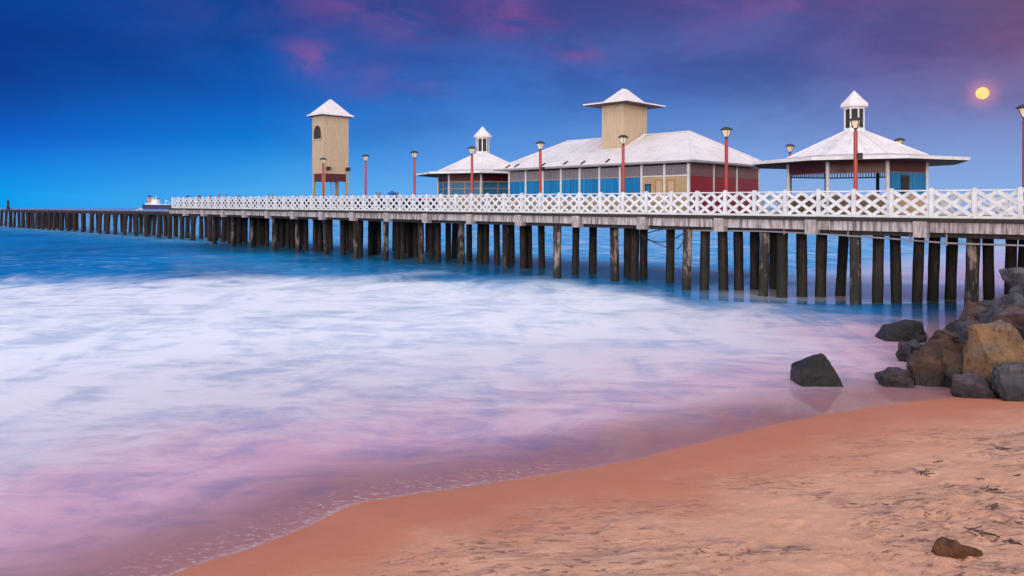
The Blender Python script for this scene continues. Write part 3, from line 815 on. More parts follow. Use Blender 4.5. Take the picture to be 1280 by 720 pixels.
b0 = [(-hx-o_,-hy-o_,zt),(hx+o_,-hy-o_,zt),(hx+o_,hy+o_,zt),(-hx-o_,hy+o_,zt)]
b1 = [(x,y,zt+0.09) for x,y,_ in b0]
i0 = [(-hx-.1,-hy-.1,zt+0.27),(hx+.1,-hy-.1,zt+0.27),(hx+.1,hy+.1,zt+0.27),(-hx-.1,hy+.1,zt+0.27)]
ap = [(-.03,-.1,zt+1.5),(.03,-.1,zt+1.5),(.03,.1,zt+1.5),(-.03,.1,zt+1.5)]
m.loft([b0,b1,i0,ap]).build('roof', M['roof'], tw0)
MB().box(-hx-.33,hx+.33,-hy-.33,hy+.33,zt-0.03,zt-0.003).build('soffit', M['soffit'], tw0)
for sx in (-1,1):
    for sy in (-1,1):
        MB().box(sx*(hx-0.10)-0.10,sx*(hx-0.10)+0.10,sy*(hy-0.10)-0.10,sy*(hy-0.10)+0.10,0,zb-0.02).build('leg', M['beige'], tw0)
MB().box(hx-0.14,hx-0.06,-hy+0.2,hy-0.2,zb-0.66,zb-0.02).box(-hx+0.06,-hx+0.14,-hy+0.2,hy-0.2,zb-0.66,zb-0.02).box(-hx+0.2,hx-0.2,-hy+0.06,-hy+0.14,zb-0.66,zb-0.02).build('red_beam', M['dark_red'], tw0)
m = MB()
for s in (-0.22,0.22): m.bar((0.2,0.15+s,0),(0.2,0.15+s,zb+0.1),0.05,0.05)
for k in range(10): m.bar((0.2,-0.07,0.25+0.28*k),(0.2,0.37,0.25+0.28*k),0.03,0.03)
m.build('ladder', M['grey_steel'], tw0)
for y in (-hy+0.42, hy-0.12):
    MB().box(hx+0.03,hx+0.30,y-0.16,y+0.16,zb+0.28,zb+0.58).box(hx,hx+0.04,y-0.03,y+0.03,zb+0.38,zb+0.46).build('floodlight', M['iron'], tw0, bevel=0.02)

# ------------------------------------------------------------------ old ruined pier
old = thing('ruined_pier', (P0.x+PN.x*7, P0.y+PN.y*7, 0), PROT, 'old ruined pier of dark rusty piles running out to sea', 'ruined pier', ry=0.0014)
TA, TB_, OZ = 60.0, 176.0, 3.24
beams = MB()
x = -TB_
while x < -TA:
    L = 4.28
    for w_ in (0.0, 4.6):
        beams.bar((x,w_,OZ-0.16+random.uniform(-.03,.03)),(x+L+0.05,w_,OZ-0.16+random.uniform(-.03,.03)),0.34,0.36)
    x += L
beams.build('beam', M['rust'], old)
m = MB(); x = -TB_+6
while x < -TA:
    if random.random() < 0.75: m.box(x, x+0.32, -0.3, 4.9, OZ+0.025, OZ+0.085)
    x += 0.36
m.build('old_planks', M['old_plank'], old)
cnt = 0
k = 0
t_ = TA+1.0
while t_ < 196 and cnt < 99:
    stub = t_ > TB_
    for w_ in (0.0, 2.3, 4.6):
        if cnt >= 99: break
        dt = random.uniform(-0.5,0.5); wob = random.uniform(-.2,.2)
        r = random.uniform(0.20,0.32); top = OZ-0.3 if not stub else random.uniform(1.8,3.6)
        m = MB(); rings = []
        for q in range(6):
            s = q/5; rr = r*(1+random.uniform(-0.1,0.1))
            rings.append([(-t_+dt+0.1*s+rr*math.cos(6.2832*i/9), w_+wob*(1-s)+rr*math.sin(6.2832*i/9), -1.2+(top+1.2)*s) for i in range(9)])
        m.loft(rings)
        if not stub and w_ != 2.3:
            for sg in (-1,1):
                for q in range(4):
                    a0, a1 = q/4*math.pi/2, (q+1)/4*math.pi/2
                    f = lambda a: (-t_+dt+0.1+sg*(0.2+0.85*(1-math.cos(a))), w_, top-0.9+0.9*math.sin(a))
                    m.bar(f(a0), f(a1), 0.22, 0.24, up=(0,1,0))
        m.build('pile', M['rust'], old, smooth=False); cnt += 1
    t_ += 3.85 if t_ < 140 else 3.4
# ------------------------------------------------------------------ beacon at the far end
bp = P0+PD*176+PN*8.5
X_, Y_ = (10-640)/F*172, 172
bt = thing('beacon', (X_, Y_, 0), PROT, 'small dark tapering beacon at the far seaward end of the ruined pier', 'beacon')
m = MB()
for k in range(4):
    a = math.pi/4+k*math.pi/2
    m.bar((1.0*math.cos(a),1.0*math.sin(a),-1),(0.12*math.cos(a),0.12*math.sin(a),5.0),0.16,0.16)
for z in (1.5,2.6,3.5,4.2):
    rr = 1.0+(0.12-1.0)*(z+1)/6
    for k in range(4):
        a, b = math.pi/4+k*math.pi/2, math.pi/4+(k+1)*math.pi/2
        m.bar((rr*math.cos(a),rr*math.sin(a),z),(rr*math.cos(b),rr*math.sin(b),z),0.1,0.1)
m.build('mast', M['iron'], bt)
MB().box(-0.5,0.5,-0.04,0.04,3.2,4.1).lathe([(0.22,5.0),(0.28,5.1),(0.22,5.5),(0.05,5.8)],8).build('daymark', M['iron'], bt)

# ------------------------------------------------------------------ ship on the horizon
SY = 2000.0; sc = SY/F
sp = at(179, 259.5, SY); ship = thing('cargo_ship', (sp.x, SY, 0), R(-2), 'navy-hulled cargo ship with orange funnel on the horizon', 'ship')
def sx(px): return (px-179)*sc
secs = []
for x, hw, zlow, ztop in ((0,4.5,4,12.6),(4,8,0.5,12.2),(8,9,-2,12),(40,9.5,-2,11.2),(72,9.5,-2,11.2),(110,9.5,-2,11.2),(126,7,-2,13),(140,0.6,-1,15)):
    secs.append([(x,-hw,ztop),(x,-hw*0.92,zlow+1),(x,0,zlow),(x,hw*0.92,zlow+1),(x,hw,ztop)])
MB().loft(secs).build('hull', M['hull'], ship)
MB().loft([[(p[0],p[1]*1.003,p[2]+0.05 if abs(p[1])>0 and p[2]>5 else 11) for p in (s[0],s[4])]+[(s[4][0],s[4][1],s[4][2]+1.1),(s[0][0],s[0][1],s[0][2]+1.1)] for s in secs[3:]]).build('bulwark', M['ship_white'], ship)
MB().box(8,27,-7.5,7.5,12,15).box(24,42,-8.5,8.5,11.3,18).box(26,41,-8,8,18,25.5).box(28,40,-9.3,9.3,25.5,29).build('superstructure', M['ship_white'], ship)
MB().box(27.9,28.4,-8,8,26,28).box(40,40.2,-8.6,8.6,26,28.4).box(30,38,-9.4,-9.3,26.2,28).build('bridge_window', M['dark_void'], ship)
MB().tube((17,0,16.5),(16.5,0,31),4.4,4.0,14).build('funnel', M['funnel'], ship)
MB().tube((16.5,0,31),(16.3,0,36),4.0,3.5,14).build('funnel_top', M['iron'], ship)
m = MB().tube((34,0,29),(34,0,37),0.5,0.3,6)
for xx in (60,84,108): m.tube((xx,0,11),(xx,0,25),0.9,0.6,6).tube((xx,0,23),(xx+14,0,16),0.5,0.3,6)
m.build('mast', M['ship_white'], ship)

# ------------------------------------------------------------------ moon
mo = at(1228, 116.5, 9000)
m = MB()
bm = bmesh.new(); bmesh.ops.create_uvsphere(bm, u_segments=48, v_segments=24, radius=7.6/F*9000*0.98)
me = bpy.data.meshes.new('moon'); bm.to_mesh(me); bm.free()
for p_ in me.polygons: p_.use_smooth = True
mm, t, p = new_mat('moon_light')
mm.node_tree.nodes.remove(p); em = t.node('ShaderNodeEmission')
tc = t.node('ShaderNodeTexCoord')
nn = t.noise(t.mapping(tc.outputs['Object'], (0.012,)*3), 1.0, 4)
t.put(em.inputs['Color'], t.mix(t.mr(nn,0.35,0.65), (1.0,0.86,0.36), (1.0,0.66,0.20))); em.inputs['Strength'].default_value = 1.05
t.l.new(em.outputs[0], mm.node_tree.nodes['Material Output'].inputs['Surface'])
me.materials.append(mm); moon = bpy.data.objects.new('moon', me); col.objects.link(moon); moon.location = mo
tag(moon, 'round yellow full moon hanging in the purple sky above the kiosk', 'moon')

# ------------------------------------------------------------------ pipe and slack cables under the deck
def under(px, py, w): 
    t_ = t_of(px, w); p = pier(t_, w); p.z = EYE-(py-HOR)/F*p.y; return p
m = MB().path([under(866,288,0.2),under(955,289,0.2),under(1045,293.5,0.2),under(1110,298,0.2),under(1185,304,0.2),under(1280,307,0.2),under(1340,309,0.2)],0.035,8)
for px_, y0, y1 in ((1060,293,285),(1138,301,285),(1183,304,290),(890,288,284),(980,290,285)): m.bar(under(px_,y0+3,0.2),under(px_,y1,0.2),0.05,0.05)
tag(m.build('water_pipe', M['grey_steel']), 'thin grey pipe slung below the pier beam, between the front piles', 'pipe')
def sag(a, b, drop, n=10): return [a.lerp(b, k/n)-Vector((0,0,drop*4*(k/n)*(1-k/n))) for k in range(n+1)]
for a, b, dr, lab in (((802,293,0.3),(838,310,0.6),0.1,'straight-hanging dark cable between two front piles, left of the hall\'s beige corner'),((802,296,0.3),(855,291,0.6),0.35,'deeply sagging dark cable between two front piles'),
                      ((846,312,0.5),(858,293,0.6),0.1,'short dark cable climbing steeply to a worn front pile'),((808,292,0.3),(836,286,0.6),-0.05,'short dark cable tucked close under the beam between two front piles')):
    tag(MB().path(sag(under(*a),under(*b),dr),0.025,5).build('cable', M['iron']), lab, 'cable', 'slack cables under the pier')

# ------------------------------------------------------------------ rocks
def rock_mat(name, a, b, c, wet=0.6):
    m, t, p = new_mat(name)
    v = obj_vec(t)
    n = t.noise(v, 2.2, 8, 0.65, 0.3); n2 = t.noise(v, 7, 8, 0.7); n3 = t.noise(t.mapping(v,(1,1,3)), 1.2, 5)
    k = t.mix(t.mr(n, 0.35, 0.65), a, b); k = t.mix(t.mr(n3, 0.5, 0.7), k, c)
    k = t.mix(t.mr(n2, 0.52, 0.68, 0, 0.85), k, tuple(x*0.25 for x in a))
    k = t.mix(t.mr(t.noise(v, 5.0, 9, 0.75), 0.55, 0.70, 0, 0.5), k, tuple(min(1,x*2.1) for x in a))
    vo = t.node('ShaderNodeTexVoronoi', feature='DISTANCE_TO_EDGE'); t.put(vo.inputs['Vector'], t.mapping(v, (1,1,1.6))); vo.inputs['Scale'].default_value = 1.3
    cr = t.mr(vo.outputs['Distance'], 0.0, 0.02, 1, 0)
    k = t.mix(t.math('MULTIPLY', cr, t.mr(n, 0.45, 0.6, 0, 0.6)), k, (0.015,0.012,0.011))
    geo = t.node('ShaderNodeNewGeometry'); sp = t.node('ShaderNodeSeparateXYZ'); t.put(sp.inputs[0], geo.outputs['Position'])
    wl = t.math('ADD', sp.outputs[2], t.math('MULTIPLY', t.math('SUBTRACT', n, 0.5), 0.9))
    soaked = t.mr(wl, 0.18, 0.50, 1, 0, True)                  # tide mark: soaked and weedy below
    k = t.mix(t.math('MULTIPLY', soaked, 0.7), k, (0.016,0.013,0.010))
    t.put(p.inputs['Base Color'], k); t.put(p.inputs['Roughness'], t.math('SUBTRACT', t.mr(n2, 0.3, 0.7, wet-0.12, wet+0.2), t.math('MULTIPLY', soaked, 0.22)))
    t.put(p.inputs['Normal'], t.bump(t.math('ADD', n2, t.math('MULTIPLY', n, 0.8)), 1.0, 0.10))
    return m
RK = {'ochre': rock_mat('ochre_rock', (0.27,0.15,0.065), (0.12,0.075,0.045), (0.19,0.15,0.11)),
      'brown': rock_mat('brown_rock', (0.105,0.055,0.029), (0.036,0.022,0.016), (0.06,0.05,0.03)),
      'grey': rock_mat('blue_grey_rock', (0.075,0.072,0.088), (0.028,0.028,0.036), (0.13,0.115,0.125), 0.5),
      'red': rock_mat('reddish_rock', (0.13,0.062,0.05), (0.055,0.038,0.038), (0.12,0.10,0.11), 0.55),
      'black': rock_mat('wet_black_rock', (0.009,0.007,0.007), (0.005,0.004,0.005), (0.026,0.015,0.011), 0.5),
      'purple': rock_mat('purplish_rock', (0.10,0.055,0.065), (0.04,0.03,0.045), (0.15,0.11,0.12), 0.5)}
def rock_mesh(size, seed, pts=None, npts=16, rough=0.12, sub=2):
    rd = random.Random(seed); bm = bmesh.new()
    if pts is None:
        pts = []
        for k in range(npts):
            d = Vector((rd.gauss(0,1), rd.gauss(0,1), rd.gauss(0,1))).normalized()
            q = max(abs(d.x),abs(d.y),abs(d.z)); d = d/(q**0.85)*rd.uniform(0.84,1.0)
            pts.append(d*0.5)
        mn = [min(p[i] for p in pts) for i in range(3)]; mx = [max(p[i] for p in pts) for i in range(3)]
        pts = [Vector([(p[i]-mn[i])/(mx[i]-mn[i])-0.5 for i in range(3)]) for p in pts]
    for p in pts: bm.verts.new((p[0]*size[0], p[1]*size[1], p[2]*size[2]))
    r_ = bmesh.ops.convex_hull(bm, input=bm.verts)
    junk = [g for g in r_['geom_interior'] if isinstance(g, bmesh.types.BMVert)]
    if junk: bmesh.ops.delete(bm, geom=junk, context='VERTS')
    s = min(size)
    bmesh.ops.dissolve_limit(bm, angle_limit=0.12, verts=bm.verts, edges=bm.edges)
    bmesh.ops.bevel(bm, geom=list(bm.edges), offset=s*0.06, segments=2, affect='EDGES', profile=0.6, clamp_overlap=True)
    bmesh.ops.triangulate(bm, faces=bm.faces)
    for _ in range(3):
        es = [e for e in bm.edges if e.calc_length() > s*0.085]
        if not es or len(bm.verts) > 6000: break
        bmesh.ops.subdivide_edges(bm, edges=es, cuts=1); bmesh.ops.triangulate(bm, faces=bm.faces)
    bm.normal_update()
    off = Vector((seed*3.1, seed*1.7, 0))
    for v in bm.verts:
        n1 = mnoise.fractal(v.co/s*1.5+off, 0.9, 2.1, 5)
        n2 = mnoise.ridged_multi_fractal(v.co/s*3.2+off, 0.8, 2.2, 4, 0.9, 2.0)
        v.co += v.normal*((n1*rough+(n2-1.0)*rough*0.5)*s)
    me = bpy.data.meshes.new('boulder'); bm.to_mesh(me); bm.free()
    for p in me.polygons: p.use_smooth = True
    me.set_sharp_from_angle(angle=R(32))
    return me
def rock(box, Y, mk, label, seed, deep=0.9, name='boulder', group='boulders heaped beside the pier', pts=None, bury=0.6, rot=0.0, npts=16, rough=0.12):
    x0, x1, y0, y1 = box
    a, b = at(x0, y1, Y), at(x1, y0, Y)
    w, h = b.x-a.x, b.z-a.z
    hz = h*(1+bury)
    me = rock_mesh((w, max(w,h)*deep, hz), seed, pts, npts, rough)
    me.materials.append(RK[mk])
    o = bpy.data.objects.new(name, me); col.objects.link(o)
    o.location = ((a.x+b.x)/2, Y, b.z-hz/2)
    o.rotation_euler = (0, 0, rot)
    return tag(o, label, 'rock', group)
wedge = [(-0.5,-0.4,-0.5),(0.5,-0.45,-0.5),(0.45,0.5,-0.5),(-0.48,0.5,-0.5),(-0.5,-0.38,0.08),(-0.48,0.40,0.14),(0.08,-0.12,0.5),(0.16,0.25,0.44),(0.36,-0.40,-0.1),(0.30,0.4,0.05)]
rock((994,1052,440,476), 17.2, 'black', 'dark wet wedge-shaped rock standing alone in the shallow wash', 3, group='lone rocks in the surf', pts=[Vector(p) for p in wedge], bury=0.4, rough=0.035)
slab = [(-0.5,-0.4,-0.5),(0.5,-0.45,-0.5),(0.5,0.5,-0.5),(-0.45,0.5,-0.5),(-0.42,-0.3,-0.1),(-0.1,-0.32,0.3),(0.42,-0.38,0.5),(0.48,-0.2,0.42),(0.40,0.4,0.45),(-0.2,0.4,0.2)]
rock((1097,1148,399,417), 22.8, 'black', 'low black rock in the surf just left of the boulder heap', 5, group='lone rocks in the surf', pts=[Vector(p) for p in slab], bury=0.7, rough=0.04)
rock((1136,1158,413,423), 22.4, 'black', 'small wet rock, half under water, at the foot of the low black one', 61, group='lone rocks in the surf', bury=1.0)
rock((1207,1304,400,470), 16.4, 'ochre', 'largest boulder of the heap, smooth and ochre, sunlit', 21, deep=0.8, npts=20, rough=0.07)
rock((1136,1206,415,476), 17.2, 'brown', 'big dark brown boulder at the waterline, left in the heap', 32, deep=0.8, npts=13)
rock((1176,1230,430,478), 16.9, 'brown', 'shaded brown boulder wedged between the ochre boulder and the waterline one', 14, npts=13)
rock((1238,1304,454,494), 15.6, 'grey', 'blue-grey boulder half sunk in sand below the ochre boulder', 19, npts=18, bury=0.8)
rock((1192,1242,465,491), 15.9, 'purple', 'low purplish rock on the wet sand, left of the blue-grey boulder', 23, npts=18, rough=0.1, bury=0.9)
rock((1197,1258,402,440), 17.6, 'grey', 'grey wedge-shaped boulder leaning on the ochre boulder\'s upper left', 29, npts=12)
rock((1160,1204,410,430), 19.0, 'brown', 'flat brown rock lying above the waterline boulder', 31, npts=13)
rock((1130,1163,424,456), 18.3, 'grey', 'dark slanting rock at the left foot of the heap', 37, npts=12)
rock((1121,1146,425,447), 19.6, 'purple', 'little rounded rock awash, leftmost in the heap', 41)
rock((1100,1140,460,476), 17.0, 'purple', 'low jagged rock awash in front of the heap', 43, npts=20, rough=0.12, bury=0.8)
rock((1198,1242,373,408), 21.0, 'red', 'reddish slanting slab high on the heap beside the last thick pile', 47, npts=12)
rock((1228,1288,365,407), 20.0, 'grey', 'long grey slab sloping across the upper heap', 53, npts=11)
rock((1234,1292,355,384), 22.3, 'red', 'reddish flat rock just below the topmost boulder', 59, npts=12)
rock((1258,1310,334,362), 23.5, 'grey', 'topmost grey boulder, against the piles at the picture\'s edge', 67, npts=13)
rock((1203,1230,400,416), 18.6, 'red', 'small rusty orange stone lodged in the middle of the heap', 71)
rock((1170,1207,397,420), 21.0, 'grey', 'blue-grey rock on the heap\'s left flank, under the last thick pile', 73, npts=12)
rock((1248,1300,385,412), 18.0, 'red', 'dark reddish slab directly above the ochre boulder', 79, npts=12)
for k, (bx, Y) in enumerate((((1222,1300,395,470),19.0),((1200,1290,400,470),21.8),((1285,1400,380,490),16.5),((1285,1390,345,440),20.5),((1290,1380,325,420),25.0),((1225,1300,372,430),24.5))):
    rock(bx, Y, ('brown','grey')[k%2], 'dark boulder mostly hidden inside the heap beside the pier', 90+k*3)
# the stone on the sand
X, Y, z = sand_at(1202, 700)
rq = random.Random(4); nut = []
for k in range(46):
    d = Vector((rq.gauss(0,1),rq.gauss(0,1),rq.gauss(0,1))).normalized()*rq.uniform(0.92,1.0)
    nut.append(Vector((-0.16+0.34*d.x, 0.5*d.y, max(0.5*d.z,-0.42))))
for k in range(22):
    d = Vector((rq.gauss(0,1),rq.gauss(0,1),rq.gauss(0,1))).normalized()
    nut.append(Vector((0.22+0.28*d.x, 0.30*d.y, max(-0.22+0.26*d.z,-0.42))))
me = rock_mesh((68/F*Y*1.02, 0.25, 0.185), 8, nut, rough=0.13)
RK['husk'] = rock_mat('rough_brown_stone', (0.15,0.055,0.026), (0.085,0.034,0.018), (0.19,0.075,0.035), 0.9)
me.materials.append(RK['husk']); o = bpy.data.objects.new('stone', me); col.objects.link(o); o.location = (X, Y+0.10, z+0.065)
tag(o, 'rough reddish-brown stone lying alone on the dry foreground sand', 'rock')

# ------------------------------------------------------------------ seaweed scraps
M['weed'] = mat('dried_seaweed', (0.05,0.035,0.02), (0.03,0.022,0.015), 0.8, 12, dirt=(0.10,0.06,0.03))
weeds = [(1245,637,27,'curled dark seaweed scrap, the thickest on the sand'),(1240,614,22,'feathery seaweed scrap just above the thickest one'),(1256,562,19,'olive seaweed scrap farthest up the beach, near the rocks'),
 (1222,664,30,'long flat seaweed strand above the brown stone'),(1271,652,14,'short seaweed scrap at the right edge of the picture'),(1172,578,13,'small brown seaweed scrap in the middle of the rippled sand'),
 (1156,592,22,'thin dark twig of seaweed on the rippled sand'),(1225,599,11,'tiny seaweed crumb left of the feathery scrap'),(1271,595,10,'tiny seaweed crumb at the right edge below the olive scrap'),(1262,678,18,'thin seaweed strand right of the brown stone'),
 (1155,645,13,'short thin twig on pale sand left of the long strand')]
for k, (px, py, wpx, lab) in enumerate(weeds):
    X, Y, z = sand_at(px, py); L = wpx/F*Y; rd = random.Random(k+5); m = MB()
    for q in range(3 if wpx < 15 else 6):
        a = Vector((rd.uniform(-.5,.1)*L, rd.uniform(-.35,.35)*L, 0.004)); pts = [a]
        ang = rd.uniform(-0.9,0.9); st = L*rd.uniform(0.10,0.16)
        for s in range(5):
            ang += rd.uniform(-0.6,0.6); a = a+Vector((math.cos(ang)*st, math.sin(ang)*st, rd.uniform(-0.004,0.008))); a.z = min(max(a.z,0.003),0.03); pts.append(a)
        for s, (u, v_) in enumerate(zip(pts[:-1], pts[1:])): m.bar(u, v_, 0.011 if wpx > 15 else 0.008, 0.006)
    o = m.build('seaweed_scrap', M['weed'], loc=(X, Y, z)); o.rotation_euler = (0, 0, R(-6))
    tag(o, lab, 'seaweed', 'seaweed scraps strewn on the sand')

# ------------------------------------------------------------------ birds on the old pier
M['gull'] = mat('white_feathers', (0.82,0.82,0.82), (0.7,0.71,0.74), 0.7, 8)
def gull(px, py, s, label, rz):
    Yg = 98.0; t_ = t_of(px, 7.0); b = P0+PD*t_+PN*7.0
    o = thing('seagull', (b.x, b.y, OZ+0.0014*t_+0.09), rz, label, 'seagull', 'white seagulls resting on the ruined pier')
    m = MB(); rings = []
    for x, r_, z in ((-0.34,0.015,0.20),(-0.22,0.06,0.21),(-0.08,0.10,0.23),(0.06,0.11,0.27),(0.15,0.085,0.34),(0.19,0.06,0.41),(0.24,0.065,0.46),(0.29,0.04,0.46),(0.34,0.008,0.445)):
        rings.append([(x, r_*math.cos(6.2832*i/10), z+r_*1.05*math.sin(6.2832*i/10)) for i in range(10)])
    m.loft(rings).tube((0,-0.04,0),(0.02,-0.04,0.2),0.012).tube((0,0.04,0),(0.02,0.04,0.2),0.012)
    m.build('body', M['gull'], o, smooth=True); o.scale = (s,s,s)
    return o
gull(176.3, 265, 0.95, 'larger white seagull perched on the ruined pier, nearer the white railing', R(200))
gull(172, 265, 0.65, 'smaller white seagull perched on the ruined pier, left of the larger one', R(30))

# ------------------------------------------------------------------ people at the seaward part of the deck
SKIN = mat('skin', (0.30,0.16,0.10), (0.26,0.14,0.09), 0.55, 4); HAIR = mat('black_hair', (0.015,0.012,0.012), (0.02,0.016,0.015), 0.5, 8)
def cloth(n, c): return mat(n, c, tuple(x*0.75 for x in c), 0.85, 5, bump=0.2)
CL = {'red': cloth('red_cotton',(0.50,0.06,0.03)), 'pink': cloth('pink_cotton',(0.60,0.16,0.20)), 'navy': cloth('navy_cotton',(0.015,0.02,0.06)), 'black': cloth('black_cotton',(0.02,0.02,0.022)),
      'blue': cloth('blue_cotton',(0.03,0.10,0.35)), 'grey': cloth('grey_cotton',(0.12,0.12,0.13)), 'green': cloth('green_cotton',(0.03,0.12,0.08)), 'maroon': cloth('maroon_cotton',(0.12,0.02,0.03)), 'white': cloth('white_cotton',(0.7,0.7,0.7))}
def person_mesh(pose, shirt, legs):
    a = {'stand': 0.0, 'lean': 0.16}[pose]
    V = {'pelvis':(0,0,0.95,.135,.10),'waist':(a*0.4,0,1.10,.125,.09),'chest':(a,0,1.32,.155,.11),'neck':(a*1.3,0,1.47,.055,.055),'jaw':(a*1.4+.03,0,1.55,.075,.07),'head':(a*1.4+.01,0,1.63,.095,.085),'top':(a*1.4,0,1.70,.07,.065),'nose':(a*1.4+.125,0,1.60,.018,.018)}
    E_ = [('pelvis','waist'),('waist','chest'),('chest','neck'),('neck','jaw'),('jaw','head'),('head','top'),('jaw','nose')]
    for s, n in ((1,'l'),(-1,'r')):
        V['hip'+n]=(0,.10*s,.88,.095,.09); V['knee'+n]=(.03,.11*s,.50,.06,.06); V['ank'+n]=(-.01,.11*s,.09,.042,.042); V['toe'+n]=(.14,.13*s,.04,.038,.03)
        V['sho'+n]=(a,.19*s,1.40,.06,.06); V['elb'+n]=(a+.02+a*0.6,.25*s,1.13,.042,.042); V['wri'+n]=(a+.10+a*1.2,.23*s,.92+a*1.1,.028,.03); V['han'+n]=(a+.13+a*1.5,.22*s,.83+a*1.5,.03,.022)
        E_ += [('pelvis','hip'+n),('hip'+n,'knee'+n),('knee'+n,'ank'+n),('ank'+n,'toe'+n),('chest','sho'+n),('sho'+n,'elb'+n),('elb'+n,'wri'+n),('wri'+n,'han'+n)]
    ks = list(V); me = bpy.data.meshes.new('person'); me.from_pydata([V[k][:3] for k in ks], [(ks.index(x),ks.index(y)) for x,y in E_], [])
    ob = bpy.data.objects.new('person', me); col.objects.link(ob)
    sk = ob.modifiers.new('skin','SKIN'); sk.use_smooth_shade = True
    for i, k in enumerate(ks): me.skin_vertices[0].data[i].radius = V[k][3:]
    me.skin_vertices[0].data[0].use_root = True
    su = ob.modifiers.new('sub','SUBSURF'); su.levels = 2; su.render_levels = 2
    dg = bpy.context.evaluated_depsgraph_get(); dg.update()
    out = bpy.data.meshes.new_from_object(ob.evaluated_get(dg)); bpy.data.objects.remove(ob)
    out.materials.clear()
    for m_ in (CL[shirt], CL[legs], SKIN, HAIR): out.materials.append(m_)
    for p in out.polygons:
        c = p.center; i = 0
        if c.z < 0.97 and abs(c.y) < 0.2: i = 1
        if c.z < 0.10: i = 3
        if c.z > 1.46: i = 2
        if abs(c.y) > 0.20 and c.z < 1.17: i = 2
        if c.z > 1.64 or (c.z > 1.53 and c.x < a*1.4-0.035): i = 3
        p.material_index = i; p.use_smooth = True
    return out
folk = [(225.5,243.0,3,'navy','black','stand','person in dark navy shirt nearest the seaward end of the white railing'),
 (245.5,244.2,3,'black','grey','lean','person in black shirt, second from the railing\'s seaward end'),
 (252,244.6,4,'grey','black','stand','person in grey shirt standing close beside the one in black'),
 (262,244.0,3,'navy','grey','stand','left one of two dark-clad people side by side, near the red-shirted one'),
 (265,244.4,3,'black','navy','lean','right one of two dark-clad people side by side, near the red-shirted one'),
 (273.7,241.6,3,'red','black','stand','tall person in an orange-red shirt above the far railing'),
 (283,243.2,2.5,'pink','grey','stand','person in a pink shirt behind the far railing'),
 (289,245.0,3,'black','black','lean','small stooping person in black between the pink shirt and a dark pair'),
 (296.5,244.3,3,'navy','black','stand','left one of the dark pair just right of the pink shirt'),
 (299.5,243.8,3,'blue','black','stand','person in blue shirt, right one of a pair near the pink shirt'),
 (310,244.8,4,'black','navy','lean','stooping person in black midway along the empty far railing'),
 (335.5,242.3,3,'green','black','stand','person in dark green shirt left of a maroon shirt'),
 (341,243.0,3,'maroon','black','stand','person in a maroon shirt next to the dark green shirt'),
 (346,244.0,3,'grey','navy','lean','person in grey leaning, right of the maroon shirt'),
 (354,244.8,4,'navy','grey','stand','person in navy farthest right of the far group, left of the tower'),
 (470.5,239.6,4,'black','navy','stand','person in black left of the blue canopy, beyond the tower'),
 (475,240.0,4.6,'maroon','grey','stand','person in maroon just left of the blue canopy'),
 (497,239.8,3,'navy','black','stand','person in navy at the right side of the blue canopy'),
 (511,243.2,3,'grey','black','lean','bending person in grey left of the lamp by the small pavilion'),
 (727,241.2,1.2,'pink','navy','lean','person in pink peeping over the railing before the blue screens')]
cache = {}
for k, (px, py, w_, sh, lg, pose, lab) in enumerate(folk):
    t_ = min(t_of(px, w_), T1-0.6); b = pier(t_, w_)
    top = EYE+(HOR-py+0.9)/F*b.y; hgt = min(max(top-b.z, 1.15), 1.85)
    key = (pose, sh, lg)
    if key not in cache: cache[key] = person_mesh(*( [pose, sh, lg] ))
    o = bpy.data.objects.new('person', cache[key]); col.objects.link(o)
    s = hgt/1.76; o.location = (b.x, b.y, b.z-0.02); o.scale = (s, s, s)
    o.rotation_euler = (0, 0, PROT-math.pi/2+random.uniform(-0.9,0.9))
    tag(o, lab, 'person', 'people on the pier deck')
def canopy(px, w_, wd, hgt, label):
    t_ = t_of(px, w_); o = thing('canopy', pier(t_, w_), PROT, label, 'canopy', 'small blue canopies on the deck')
    h = wd/2
    m = MB(); m.loft([[(-h,-h,hgt-0.32),(h,-h,hgt-0.32),(h,h,hgt-0.32),(-h,h,hgt-0.32)],[(-h,-h,hgt-0.2),(h,-h,hgt-0.2),(h,h,hgt-0.2),(-h,h,hgt-0.2)],[(-.05,-.05,hgt),(.05,-.05,hgt),(.05,.05,hgt),(-.05,.05,hgt)]])
    m.build('cloth', M['canopy_blue'], o)
    for sx_ in (-1,1):
        for sy_ in (-1,1): MB().tube((sx_*h*.93,sy_*h*.93,0.0),(sx_*h*.93,sy_*h*.93,hgt-0.3),0.025).build('pole', M['grey_steel'], o)
    return o
canopy(490, 3.2, 0.58, 1.50, 'small bright blue canopy between dark-clad people, right of the cream tower')
canopy(235.5, 2.2, 0.55, 1.40, 'small blue canopy near the seaward end of the white railing')

# ------------------------------------------------------------------ sky, light
SUN_AZ, SUN_EL = R(193), R(7.5)       # azimuth clockwise from +Y: behind the camera
sd = bpy.data.lights.new('sun', 'SUN'); sun = bpy.data.objects.new('sun', sd); col.objects.link(sun)
sd.energy = 1.2; sd.angle = R(12); sd.color = (1.0, 0.80, 0.70)
dirv = Vector((math.sin(SUN_AZ)*math.cos(SUN_EL), math.cos(SUN_AZ)*math.cos(SUN_EL), math.sin(SUN_EL)))
sun.rotation_euler = dirv.to_track_quat('Z', 'Y').to_euler(); sun.location = (0, -20, 30)

